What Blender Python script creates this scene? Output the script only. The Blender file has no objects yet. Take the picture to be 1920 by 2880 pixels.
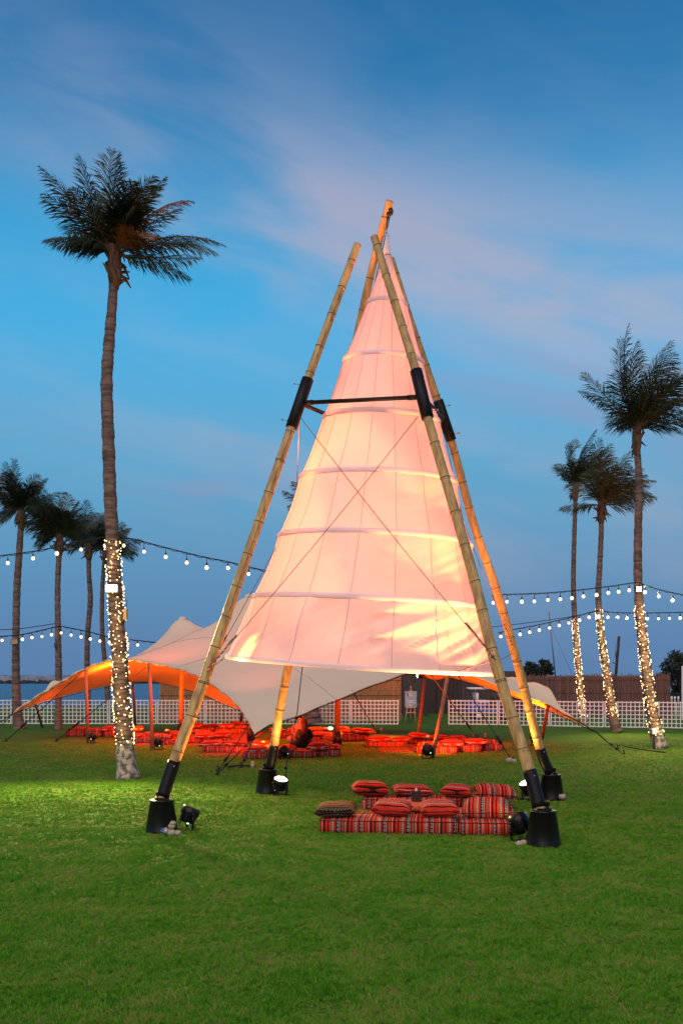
import bpy, bmesh, math, random
import numpy as np
from mathutils import Vector, Matrix, noise
random.seed(7)
SC = bpy.context.scene
COL = SC.collection
R = math.radians
# ------------------------------------------------------------------ camera
F_PX, EYE, HOR = 2850.0, 2.0, 1908.0          # focal length in photo pixels, eye height, horizon row
cam_d = bpy.data.cameras.new('camera')
cam = bpy.data.objects.new('camera', cam_d); COL.objects.link(cam)
cam.location = (0, 0, EYE); cam.rotation_euler = (R(90), 0, 0)
cam_d.sensor_fit = 'HORIZONTAL'; cam_d.sensor_width = 36.0
cam_d.lens = F_PX / 1920.0 * 36.0
cam_d.shift_y = (HOR - 1440.0) / 1920.0
cam_d.clip_start = 0.1; cam_d.clip_end = 9000
SC.camera = cam
# ------------------------------------------------------------------ dusk sky
world = bpy.data.worlds.new('World'); SC.world = world; world.use_nodes = True
def build_sky(strength):
    nt = world.node_tree; N = nt.nodes; Lk = nt.links
    for n in list(N): N.remove(n)
    out = N.new('ShaderNodeOutputWorld'); bg = N.new('ShaderNodeBackground')
    bg.inputs['Strength'].default_value = strength
    Lk.new(bg.outputs[0], out.inputs[0])
    tc = N.new('ShaderNodeTexCoord')
    sep = N.new('ShaderNodeSeparateXYZ'); Lk.new(tc.outputs['Generated'], sep.inputs[0])
    def math_(op, a, b=None):
        n = N.new('ShaderNodeMath'); n.operation = op
        for i, v in enumerate((a, b)):
            if v is None: continue
            if isinstance(v, (int, float)): n.inputs[i].default_value = v
            else: Lk.new(v, n.inputs[i])
        return n.outputs[0]
    def ramp(fac, stops, interp='EASE'):
        r = N.new('ShaderNodeValToRGB'); cr = r.color_ramp; cr.interpolation = interp
        while len(cr.elements) < len(stops): cr.elements.new(0.5)
        for e, (p, c) in zip(cr.elements, stops):
            e.position = p; e.color = (*c, 1) if len(c) == 3 else c
        Lk.new(fac, r.inputs[0]); return r.outputs[0]
    z = math_('MAXIMUM', sep.outputs[2], 0.0)
    base = ramp(z, [(0.0, (.088, .178, .335)), (0.06, (.092, .20, .37)), (0.15, (.10, .29, .47)), (0.24, (.078, .33, .55)),
                    (0.33, (.042, .37, .67)), (0.42, (.024, .27, .53)), (0.49, (.017, .165, .375)), (0.58, (.012, .115, .29)), (0.85, (.010, .08, .22))], 'B_SPLINE')
    # cirrus: long soft streaks that sink towards the right
    def streak(scale, detail, seed, dist=0.6, tilt=0.30, stretch=4.2):
        mp = N.new('ShaderNodeCombineXYZ')
        s = math_('ADD', sep.outputs[2], math_('MULTIPLY', sep.outputs[0], tilt))
        Lk.new(math_('MULTIPLY', sep.outputs[0], 1.1), mp.inputs[0])
        Lk.new(math_('MULTIPLY', sep.outputs[1], 1.1), mp.inputs[1])
        Lk.new(math_('ADD', math_('MULTIPLY', s, stretch), seed), mp.inputs[2])
        nz = N.new('ShaderNodeTexNoise'); nz.inputs['Scale'].default_value = scale
        nz.inputs['Detail'].default_value = detail; nz.inputs['Roughness'].default_value = 0.5
        nz.inputs['Distortion'].default_value = dist
        Lk.new(mp.outputs[0], nz.inputs['Vector']); return nz.outputs[0], s
    n1, s1 = streak(1.9, 5.0, 3.3, 0.5, 0.30, 3.4)
    n2, s2 = streak(5.0, 6.0, 11.7, 0.8, 0.22, 3.6)
    # broad bands of cloud across the sky (by height above the tilted horizon)
    band = ramp(s1, [(0.0, (.10,)*3), (0.07, (.22,)*3), (0.155, (.45,)*3), (0.23, (.72,)*3), (0.275, (.25,)*3), (0.32, (.14,)*3), (0.375, (.85,)*3), (0.42, (1,)*3), (0.47, (.42,)*3), (0.53, (.12,)*3), (0.68, (.06,)*3), (1, (.05,)*3)], 'B_SPLINE')
    nn = math_('ADD', math_('MULTIPLY', n1, 0.72), math_('MULTIPLY', n2, 0.34))
    cov = ramp(nn, [(0.42, (0,)*3), (0.64, (1,)*3)], 'EASE')
    cl = math_('MULTIPLY', math_('ADD', math_('MULTIPLY', cov, 0.88), 0.16), band)
    xr = ramp(math_('ADD', sep.outputs[0], 0.5), [(0.15, (.35,)*3), (0.52, (1,)*3)], 'EASE')
    cl = math_('MINIMUM', math_('MULTIPLY', cl, xr), 0.85)
    ccol = ramp(z, [(0.0, (.14, .21, .36)), (0.15, (.27, .33, .44)), (0.3, (.32, .37, .50)), (0.42, (.34, .345, .46)), (0.6, (.17, .26, .46)), (1, (.10, .2, .4))], 'LINEAR')
    mx = N.new('ShaderNodeMix'); mx.data_type = 'RGBA'
    Lk.new(cl, mx.inputs[0]); Lk.new(base, mx.inputs[6]); Lk.new(ccol, mx.inputs[7])
    # a few mauve wisps low in the sky
    n3, s3 = streak(3.0, 5.0, 21.3, 0.5, 0.16, 4.5)
    wl = ramp(n3, [(0.52, (0,)*3), (0.70, (1,)*3)], 'EASE')
    wb = ramp(z, [(0.10, (0,)*3), (0.19, (.5,)*3), (0.26, (.5,)*3), (0.34, (0,)*3)], 'EASE')
    mx2 = N.new('ShaderNodeMix'); mx2.data_type = 'RGBA'
    Lk.new(math_('MULTIPLY', math_('MULTIPLY', wl, wb), xr), mx2.inputs[0]); Lk.new(mx.outputs[2], mx2.inputs[6]); mx2.inputs[7].default_value = (.30, .22, .36, 1)
    Lk.new(mx2.outputs[2], bg.inputs[0])
build_sky(0.92)
# the afterglow: a very soft, weak, warm sun behind the camera, low
sun_d = bpy.data.lights.new('sun', 'SUN'); sun = bpy.data.objects.new('sun', sun_d); COL.objects.link(sun)
sun_d.energy = 1.85; sun_d.angle = R(75); sun_d.color = (1.0, .72, .60)
sun.rotation_euler = (R(48), 0, R(-14))
SC.view_settings.view_transform = 'Standard'
try: SC.view_settings.look = 'None'
except Exception: pass
SC.view_settings.exposure = 0.38; SC.view_settings.gamma = 1.0; SC.view_settings.use_curve_mapping = False
SC.cycles.sample_clamp_indirect = 4.0
SC.cycles.max_bounces = 8; SC.cycles.transmission_bounces = 6; SC.cycles.diffuse_bounces = 4
SC.cycles.caustics_reflective = False; SC.cycles.caustics_refractive = False
# ------------------------------------------------------------------ helpers
def P(px, py, d):                         # where the photo's point (px, py) lies at d metres from the camera
    return Vector(((px - 960) * d / F_PX, d, EYE + (HOR - py) * d / F_PX))
def gd(py): return EYE * F_PX / (py - HOR)      # distance of a ground point
def G(px, py, z=0.0):
    d = gd(py); return Vector(((px - 960) * d / F_PX, d, z))
def tag(o, label=None, cat=None, group=None, kind=None):
    if label: o['label'] = label
    if cat: o['category'] = cat
    if group: o['group'] = group
    if kind: o['kind'] = kind
    return o
def empty(name, loc=(0, 0, 0), rz=0.0, parent=None):
    o = bpy.data.objects.new(name, None); COL.objects.link(o); o.location = loc; o.rotation_euler.z = rz
    o.empty_display_size = 0.2
    if parent: o.parent = parent
    return o
def thing(name, label, cat, loc=(0, 0, 0), rz=0.0, group=None):
    return tag(empty(name, loc, rz), label, cat, group)
def obj(name, me, m=None, parent=None, loc=None, rot=None, scale=None, world_pos=False):
    o = bpy.data.objects.new(name, me); COL.objects.link(o)
    if m is not None and len(me.materials) == 0:
        for k in (m if isinstance(m, (list, tuple)) else [m]): me.materials.append(k)
    if parent:
        o.parent = parent
        if world_pos:                     # geometry is in world coordinates
            o.matrix_parent_inverse = PARENT_INV(parent)
    if loc is not None: o.location = loc
    if rot is not None: o.rotation_euler = rot
    if scale is not None: o.scale = scale
    return o
def LOCM(p):
    m = p.matrix_parent_inverse @ Matrix.LocRotScale(p.location, p.rotation_euler, p.scale)
    return (LOCM(p.parent) @ m) if p.parent else Matrix.LocRotScale(p.location, p.rotation_euler, p.scale)
def PARENT_INV(p): return LOCM(p).inverted()
class MB:
    """collects verts and faces, builds one mesh"""
    def __init__(s): s.v = []; s.f = []; s.mi = []; s.cur = 0
    def add(s, vs, fs):
        b = len(s.v); s.v += [tuple(v) for v in vs]; s.f += [tuple(i + b for i in f) for f in fs]; s.mi += [s.cur] * len(fs)
    def box(s, c, d, M=None):
        x, y, z = (k / 2 for k in d); c = Vector(c)
        vs = [Vector(p) for p in ((-x, -y, -z), (x, -y, -z), (x, y, -z), (-x, y, -z), (-x, -y, z), (x, -y, z), (x, y, z), (-x, y, z))]
        if M is not None: vs = [M @ v for v in vs]
        s.add([v + c for v in vs], [(0, 3, 2, 1), (4, 5, 6, 7), (0, 1, 5, 4), (1, 2, 6, 5), (2, 3, 7, 6), (3, 0, 4, 7)])
    def bbox(s, c, d, b=.01, M=None):      # box with chamfered edges
        x, y, z = (k / 2 for k in d); c = Vector(c); vs = []; 
        for sz in (-1, 1):
            for ins, zz in (((b, z) if sz < 0 else (0, z - b)), ((0, z - b) if sz < 0 else (b, z))):
                for sx, sy, ax in ((-1, -1, 0), (-1, -1, 1), (1, -1, 1), (1, -1, 0), (1, 1, 0), (1, 1, 1), (-1, 1, 1), (-1, 1, 0)):
                    px = sx * (x - (b if ax else 0) - ins * (0 if ax else 1)); py = sy * (y - (0 if ax else b) - ins * (1 if ax else 0))
                    vs.append(Vector((px, py, sz * zz)))
        if M is not None: vs = [M @ v for v in vs]
        fs = []
        for k in range(3):
            for i in range(8): fs.append((k*8+i, k*8+(i+1) % 8, k*8+8+(i+1) % 8, k*8+8+i))
        fs.append(tuple(range(7, -1, -1))); fs.append(tuple(range(24, 32)))
        s.add([v + c for v in vs], fs)
    def tube(s, pts, rad, n=8, cap=True, up=None):
        pts = [Vector(p) for p in pts]
        if isinstance(rad, (int, float)): rad = [rad] * len(pts)
        rings = []; prev = None
        for i, p in enumerate(pts):
            t = (pts[min(i+1, len(pts)-1)] - pts[max(i-1, 0)])
            if t.length < 1e-9: t = Vector((0, 0, 1))
            t.normalize()
            if prev is None:
                a = Vector((0, 1, 0)) if abs(t.y) < .9 else Vector((1, 0, 0))
                u = t.cross(a).normalized()
            else:
                u = (prev - t * prev.dot(t)).normalized()
            prev = u; w = t.cross(u)
            rings.append([p + (u * math.cos(2*math.pi*k/n) + w * math.sin(2*math.pi*k/n)) * rad[i] for k in range(n)])
        vs = [v for r in rings for v in r]; fs = []
        for i in range(len(rings) - 1):
            for k in range(n): fs.append((i*n+k, i*n+(k+1) % n, (i+1)*n+(k+1) % n, (i+1)*n+k))
        if cap: fs.append(tuple(range(n-1, -1, -1))); fs.append(tuple((len(rings)-1)*n+k for k in range(n)))
        s.add(vs, fs)
    def lathe(s, prof, n=16, M=None, cap=True):       # prof: [(r, z)]
        vs = []
        for r, z in prof:
            for k in range(n): vs.append(Vector((r*math.cos(2*math.pi*k/n), r*math.sin(2*math.pi*k/n), z)))
        if M is not None: vs = [M @ v for v in vs]
        fs = []
        for i in range(len(prof)-1):
            for k in range(n): fs.append((i*n+k, i*n+(k+1) % n, (i+1)*n+(k+1) % n, (i+1)*n+k))
        if cap: fs.append(tuple(range(n-1, -1, -1))); fs.append(tuple((len(prof)-1)*n+k for k in range(n)))
        s.add(vs, fs)
    def ball(s, c, r, nu=8, nv=6, sc=(1, 1, 1), jit=0.0):
        c = Vector(c); vs = [c + Vector((0, 0, -r*sc[2]))]
        for j in range(1, nv):
            ph = -math.pi/2 + math.pi*j/nv
            for i in range(nu):
                a = 2*math.pi*i/nu; q = r*(1 + random.uniform(-jit, jit))
                vs.append(c + Vector((q*math.cos(ph)*math.cos(a)*sc[0], q*math.cos(ph)*math.sin(a)*sc[1], q*math.sin(ph)*sc[2])))
        vs.append(c + Vector((0, 0, r*sc[2]))); fs = []
        for i in range(nu): fs.append((0, 1+(i+1) % nu, 1+i))
        for j in range(nv-2):
            for i in range(nu): fs.append((1+j*nu+i, 1+j*nu+(i+1) % nu, 1+(j+1)*nu+(i+1) % nu, 1+(j+1)*nu+i))
        l = len(vs)-1
        for i in range(nu): fs.append((1+(nv-2)*nu+i, 1+(nv-2)*nu+(i+1) % nu, l))
        s.add(vs, fs)
    def mesh(s, name='mesh', smooth=True):
        me = bpy.data.meshes.new(name); me.from_pydata(s.v, [], s.f); 
        if any(s.mi): me.polygons.foreach_set('material_index', s.mi)
        me.polygons.foreach_set('use_smooth', [smooth] * len(s.f)); me.update()
        return me
    def build(s, name, m, parent=None, smooth=True, **k):
        return obj(name, s.mesh(name, smooth), m, parent, **k)
def catmull(pts, n):
    pts = [Vector(p) for p in pts]
    if len(pts) == 2: return [pts[0].lerp(pts[1], i/(n-1)) for i in range(n)]
    L = [0]
    for a, b in zip(pts, pts[1:]): L.append(L[-1] + (b-a).length)
    out = []
    for i in range(n):
        s = L[-1]*i/(n-1); k = 0
        while k < len(L)-2 and s > L[k+1]: k += 1
        t = (s-L[k])/max(1e-9, L[k+1]-L[k])
        p0 = pts[k-1] if k > 0 else pts[k]*2-pts[k+1]; p1, p2 = pts[k], pts[k+1]; p3 = pts[k+2] if k+2 < len(pts) else pts[k+1]*2-pts[k]
        out.append(0.5*((2*p1)+(p2-p0)*t+(2*p0-5*p1+4*p2-p3)*t*t+(3*p1-p0-3*p2+p3)*t**3))
    return out
# ------------------------------------------------------------------ materials
def mat(name, c1, c2=None, rough=.7, scale=6.0, stretch=(1, 1, 1), bump=0.0, bscale=40.0, metal=0.0, coords='Object', spec=.4, detail=5.0, lo=.35, hi=.65):
    m = bpy.data.materials.new(name); m.use_nodes = True; nt = m.node_tree; N = nt.nodes; L = nt.links
    b = N['Principled BSDF']; b.inputs['Roughness'].default_value = rough; b.inputs['Metallic'].default_value = metal
    b.inputs['Specular IOR Level'].default_value = spec
    if c2 is None: c2 = tuple(k*.8 for k in c1)
    tc = N.new('ShaderNodeTexCoord'); mp = N.new('ShaderNodeMapping'); mp.inputs['Scale'].default_value = stretch
    L.new(tc.outputs[coords], mp.inputs[0])
    nz = N.new('ShaderNodeTexNoise'); nz.inputs['Scale'].default_value = scale; nz.inputs['Detail'].default_value = detail
    L.new(mp.outputs[0], nz.inputs[0])
    r = N.new('ShaderNodeValToRGB'); r.color_ramp.elements[0].position = lo; r.color_ramp.elements[1].position = hi
    r.color_ramp.elements[0].color = (*c2, 1); r.color_ramp.elements[1].color = (*c1, 1)
    L.new(nz.outputs[0], r.inputs[0]); L.new(r.outputs[0], b.inputs['Base Color'])
    if bump:
        n2 = N.new('ShaderNodeTexNoise'); n2.inputs['Scale'].default_value = bscale; n2.inputs['Detail'].default_value = 4
        L.new(mp.outputs[0], n2.inputs[0])
        bp = N.new('ShaderNodeBump'); bp.inputs['Strength'].default_value = bump; bp.inputs['Distance'].default_value = .02
        L.new(n2.outputs[0], bp.inputs['Height']); L.new(bp.outputs[0], b.inputs['Normal'])
    return m
def emit(name, c, s, mis=True):
    m = bpy.data.materials.new(name); m.use_nodes = True; N = m.node_tree.nodes; b = N['Principled BSDF']
    b.inputs['Base Color'].default_value = (.8, .75, .65, 1); b.inputs['Emission Color'].default_value = (*c, 1); b.inputs['Emission Strength'].default_value = s
    if not mis: m.cycles.emission_sampling = 'NONE'
    return m
def cloth(name, col, trans, tcol=None, var=.06, scale=2.0, weave=0.15):
    m = bpy.data.materials.new(name); m.use_nodes = True; nt = m.node_tree; N = nt.nodes; L = nt.links
    for n in list(N): N.remove(n)
    o = N.new('ShaderNodeOutputMaterial'); d = N.new('ShaderNodeBsdfDiffuse'); t = N.new('ShaderNodeBsdfTranslucent'); x = N.new('ShaderNodeMixShader')
    x.inputs[0].default_value = trans
    nz = N.new('ShaderNodeTexNoise'); nz.inputs['Scale'].default_value = scale; nz.inputs['Detail'].default_value = 6
    tc = N.new('ShaderNodeTexCoord'); L.new(tc.outputs['Object'], nz.inputs[0])
    r = N.new('ShaderNodeValToRGB'); r.color_ramp.elements[0].position = .3; r.color_ramp.elements[1].position = .7
    r.color_ramp.elements[0].color = (*[k*(1-var) for k in col], 1); r.color_ramp.elements[1].color = (*col, 1)
    L.new(nz.outputs[0], r.inputs[0]); L.new(r.outputs[0], d.inputs[0])
    t.inputs[0].default_value = (*(tcol or col), 1)
    n2 = N.new('ShaderNodeTexNoise'); n2.inputs['Scale'].default_value = 260; L.new(tc.outputs['Object'], n2.inputs[0])
    bp = N.new('ShaderNodeBump'); bp.inputs['Strength'].default_value = weave; bp.inputs['Distance'].default_value = .003
    L.new(n2.outputs[0], bp.inputs['Height']); L.new(bp.outputs[0], d.inputs['Normal'])
    L.new(d.outputs[0], x.inputs[1]); L.new(t.outputs[0], x.inputs[2]); L.new(x.outputs[0], o.inputs[0])
    return m
def sadu(name, axis, period=.34, tone=1.0, green=0.0, patt=True):
    """woven bedouin stripes across the given local axis"""
    m = bpy.data.materials.new(name); m.use_nodes = True; nt = m.node_tree; N = nt.nodes; L = nt.links
    b = N['Principled BSDF']; b.inputs['Roughness'].default_value = .9; b.inputs['Specular IOR Level'].default_value = .15
    tc = N.new('ShaderNodeTexCoord'); sp = N.new('ShaderNodeSeparateXYZ'); L.new(tc.outputs['Object'], sp.inputs[0])
    def M(op, a, c=None, e=None):
        n = N.new('ShaderNodeMath'); n.operation = op
        for i, v in enumerate((a, c, e)):
            if v is None: continue
            if isinstance(v, (int, float)): n.inputs[i].default_value = v
            else: L.new(v, n.inputs[i])
        return n.outputs[0]
    a = sp.outputs[axis]; ob = M('ADD', sp.outputs[1-axis], sp.outputs[2])
    wob = N.new('ShaderNodeTexNoise'); wob.inputs['Scale'].default_value = 5; L.new(tc.outputs['Object'], wob.inputs[0])
    a = M('ADD', a, M('MULTIPLY', M('SUBTRACT', wob.outputs[0], .5), .012))
    u = M('FRACT', M('DIVIDE', M('ADD', a, 20.0), period))
    red = (.64*tone, .042*tone, .020*tone); dred = (.30*tone, .012*tone, .010*tone); blk = (.012, .010, .010); org = (.55*tone, .16*tone, .04*tone); wht = (.62*tone, .56*tone, .46*tone); grn = (.05, .10, .05)
    if green: red = (.24, .075, .022); dred = (.11, .04, .014); org = (.2, .14, .05); wht = (.28, .24, .12)
    st = [(0, red), (.08, blk), (.13, red), (.20, org), (.225, dred), (.30, wht), (.325, blk), (.345, red), (.40, dred), (.445, blk), (.575, wht), (.59, red), (.63, blk), (.665, red), (.72, grn), (.74, org), (.765, dred), (.83, wht), (.85, red), (.90, blk), (.955, dred)]  # woven black stripes, with extra ones painting in the shade on mattress fronts
    r = N.new('ShaderNodeValToRGB'); cr = r.color_ramp; cr.interpolation = 'CONSTANT'
    while len(cr.elements) < len(st): cr.elements.new(.5)
    for e, (p, c) in zip(cr.elements, st): e.position = p; e.color = (*c, 1)
    L.new(u, r.inputs[0]); colr = r.outputs[0]
    if patt:                                # a band of small white lozenges inside the black stripe
        v = M('FRACT', M('MULTIPLY', ob, 21.0)); vv = M('ABSOLUTE', M('SUBTRACT', v, .5))
        w = M('MULTIPLY', M('ABSOLUTE', M('SUBTRACT', u, .515)), 11.0)
        s = M('ADD', w, vv); ring = M('LESS_THAN', M('ABSOLUTE', M('SUBTRACT', s, .36)), .10)
        inb = M('LESS_THAN', w, .46)
        mx = N.new('ShaderNodeMix'); mx.data_type = 'RGBA'; L.new(M('MULTIPLY', ring, inb), mx.inputs[0]); L.new(colr, mx.inputs[6]); mx.inputs[7].default_value = (*wht, 1)
        colr = mx.outputs[2]
        dots = M('MULTIPLY', M('LESS_THAN', M('FRACT', M('MULTIPLY', ob, 38.0)), .5), M('LESS_THAN', M('ABSOLUTE', M('SUBTRACT', u, .265)), .014))
        mx = N.new('ShaderNodeMix'); mx.data_type = 'RGBA'; L.new(dots, mx.inputs[0]); L.new(colr, mx.inputs[6]); mx.inputs[7].default_value = (*wht, 1)
        colr = mx.outputs[2]
    fz = N.new('ShaderNodeTexNoise'); fz.inputs['Scale'].default_value = 9; fz.inputs['Detail'].default_value = 8; L.new(tc.outputs['Object'], fz.inputs[0])
    mm = N.new('ShaderNodeMix'); mm.data_type = 'RGBA'; mm.blend_type = 'MULTIPLY'; mm.inputs[0].default_value = .45
    L.new(colr, mm.inputs[6]); L.new(fz.outputs[0], mm.inputs[7]); L.new(mm.outputs[2], b.inputs['Base Color'])
    n2 = N.new('ShaderNodeTexNoise'); n2.inputs['Scale'].default_value = 170; L.new(tc.outputs['Object'], n2.inputs[0])
    bp = N.new('ShaderNodeBump'); bp.inputs['Strength'].default_value = .5; bp.inputs['Distance'].default_value = .006
    L.new(n2.outputs[0], bp.inputs['Height']); L.new(bp.outputs[0], b.inputs['Normal'])
    return m
M_ = {}
M_['bamboo'] = mat('bamboo', (.58, .37, .115), (.32, .195, .07), rough=.5, scale=4.5, stretch=(3, 3, .5), bump=.25, bscale=30)
M_['bamboo_dark'] = mat('bamboo_node', (.16, .11, .06), (.09, .06, .035), rough=.7)
M_['crack'] = mat('bamboo_crack', (.03, .022, .015), rough=.9)
M_['black_steel'] = mat('black_steel', (.008, .007, .007), (.005, .005, .005), rough=.5, spec=.22)
M_['black_plastic'] = mat('black_plastic', (.008, .008, .008), (.005, .005, .005), rough=.32, spec=.3, bump=.06, bscale=9)
M_['steel'] = mat('galvanised_steel', (.5, .5, .5), (.35, .35, .36), rough=.35, metal=1.0)
M_['rope'] = mat('black_rope', (.015, .014, .014), rough=.8)
M_['cable'] = mat('steel_cable', (.17, .11, .10), rough=.5, metal=.3)
M_['cone_cloth'] = cloth('cone_cloth', (.88, .81, .81), .46, (.92, .68, .63), var=.03, scale=1.6)
M_['hoop'] = cloth('hoop_sleeve_cloth', (.84, .78, .80), .28, (.86, .72, .68), var=.03)
M_['seam'] = cloth('seam_cloth', (.70, .58, .58), .36)
M_['tent_cloth'] = cloth('tent_cloth', (.70, .57, .40), .03, (.6, .45, .3), var=.05, scale=1.0)
M_['tent_seam'] = mat('tent_seam', (.48, .42, .35), rough=.8)
M_['lattice'] = mat('white_lattice_paint', (.78, .77, .75), (.64, .63, .61), rough=.6, scale=12, bump=.1)
M_['reed'] = mat('reed', (.64, .38, .17), (.28, .16, .07), rough=.85, scale=9, stretch=(9, 9, .5), bump=.35, bscale=30)
M_['reed_dark'] = mat('weathered_reed', (.27, .155, .125), (.125, .072, .058), rough=.9, scale=8, stretch=(9, 9, .6), bump=.4, bscale=30)
M_['dark_board'] = mat('dark_board', (.075, .052, .045), (.042, .03, .026), rough=.7, scale=5, stretch=(6, 6, .7), bump=.2)
M_['darker_board'] = mat('deep_brown_board', (.045, .032, .028), (.028, .02, .018), rough=.75, scale=5, stretch=(.7, .7, 7), bump=.2)  # deeper brown than the other boards
M_['palm_bark'] = mat('palm_bark', (.21, .14, .11), (.075, .05, .042), rough=.9, scale=3.5, stretch=(1, 1, 4.5), bump=.55, bscale=16)
M_['palm_base'] = mat('palm_bark_base', (.40, .37, .31), (.10, .085, .07), rough=.95, scale=9, bump=.6, bscale=18, lo=.42, hi=.58)
M_['husk'] = mat('palm_husk', (.20, .11, .06), (.07, .04, .025), rough=.9, scale=8, stretch=(3, 3, .6), bump=.4)
M_['frond'] = mat('palm_leaf', (.032, .045, .016), (.016, .024, .010), rough=.55, scale=3)
M_['frond_dry'] = mat('dry_palm_leaf', (.20, .085, .035), (.10, .045, .02), rough=.7, scale=3)
M_['frond_olive'] = mat('olive_palm_leaf', (.085, .075, .022), (.035, .04, .014), rough=.6, scale=3)
M_['rachis'] = mat('palm_stalk', (.17, .11, .045), (.09, .06, .025), rough=.6)
M_['leaf'] = mat('dark_leaf', (.028, .040, .020), (.012, .018, .010), rough=.6, scale=1.5)
M_['wood_pole'] = mat('eucalyptus_pole', (.34, .135, .065), (.20, .08, .04), rough=.6, scale=6, stretch=(3, 3, .5), bump=.2)
M_['easel'] = mat('pale_pine', (.55, .36, .18), (.40, .25, .12), rough=.6, stretch=(6, 6, .8))
M_['sign_blue'] = mat('sign_blue', (.27, .36, .40), (.25, .34, .38), rough=.5)
M_['sign_tan'] = mat('sign_tan', (.42, .31, .16), (.36, .26, .13), rough=.6)
M_['print_white'] = mat('print_white', (.8, .8, .78), rough=.5)
M_['print_red'] = mat('print_red', (.45, .12, .08), rough=.6)
M_['print_blue'] = mat('print_blue', (.12, .22, .45), rough=.6)
M_['print_dark'] = mat('print_dark', (.10, .11, .13), rough=.6)
M_['rug'] = sadu('rug_weave', 0, .22, .75)
M_['sadu_x'] = sadu('sadu_stripes_across', 0, .30)
M_['sadu_y'] = sadu('sadu_stripes_along', 1, .20)
M_['sadu_dim'] = sadu('sadu_stripes_faded', 1, .24, .8, green=1)
M_['sadu_far'] = sadu('sadu_stripes_fine', 0, .26, 1.0)
M_['sadu_far_y'] = sadu('sadu_stripes_fine_along', 1, .22, 1.0)
M_['tablecloth'] = mat('orange_table_weave', (.50, .10, .03), (.33, .05, .02), rough=.9, scale=60, bump=.4, bscale=120)
M_['piping'] = mat('dark_piping', (.05, .012, .01), rough=.9)
M_['wax'] = mat('napkin_white', (.75, .7, .62), rough=.8)
M_['dark_wood'] = mat('dark_box_wood', (.030, .014, .010), (.016, .009, .008), rough=.5)
M_['stone'] = mat('pale_stone', (.42, .37, .26), (.28, .25, .18), rough=.9, scale=14, bump=.4)
M_['cart_blue'] = mat('cart_blue_paint', (.02, .07, .32), (.015, .055, .26), rough=.3)
M_['white_paint'] = mat('white_plastic', (.72, .72, .74), (.62, .62, .65), rough=.45)
M_['grey_metal'] = mat('grey_metal', (.22, .22, .24), (.16, .16, .18), rough=.5, metal=.4)
M_['dark_timber'] = mat('dark_timber', (.045, .032, .028), rough=.8)
M_['skin'] = mat('skin', (.50, .27, .19), (.45, .24, .17), rough=.5, scale=4)
M_['hair_black'] = mat('black_hair', (.012, .009, .008), rough=.45, stretch=(8, 8, .6), bump=.4)
M_['hair_red'] = mat('auburn_hair', (.055, .012, .008), (.025, .006, .004), rough=.45, scale=12, stretch=(8, 8, .6), bump=.6)
M_['dress_black'] = mat('black_fabric', (.008, .008, .009), rough=.9)
M_['top_pink'] = mat('pale_pink_fabric', (.62, .30, .24), (.5, .23, .19), rough=.9)
M_['bulb'] = emit('string_bulb_glow', (1.0, .68, .34), 2.0)
M_['led'] = emit('fairy_led_glow', (1.0, .62, .24), 6.0, mis=False)
M_['flood_face'] = emit('flood_lens_glow', (1.0, .62, .28), 30.0)
M_['flood_hot'] = emit('palm_flood_glow', (1.0, .80, .42), 16.0, mis=False)
M_['table_lamp'] = emit('table_lamp_glow', (1.0, .72, .50), 9.0)
M_['lens_off'] = mat('lens_glass', (.06, .05, .04), rough=.1, spec=.8)
M_['lens_tan'] = mat('unlit_flood_lens', (.42, .30, .20), rough=.2, spec=.6)
M_['green_led'] = emit('green_indicator', (.3, 1.0, .7), 1.2, mis=False)
WARM = (1.0, .32, .10); TENT = (1.0, .105, .004)
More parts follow.
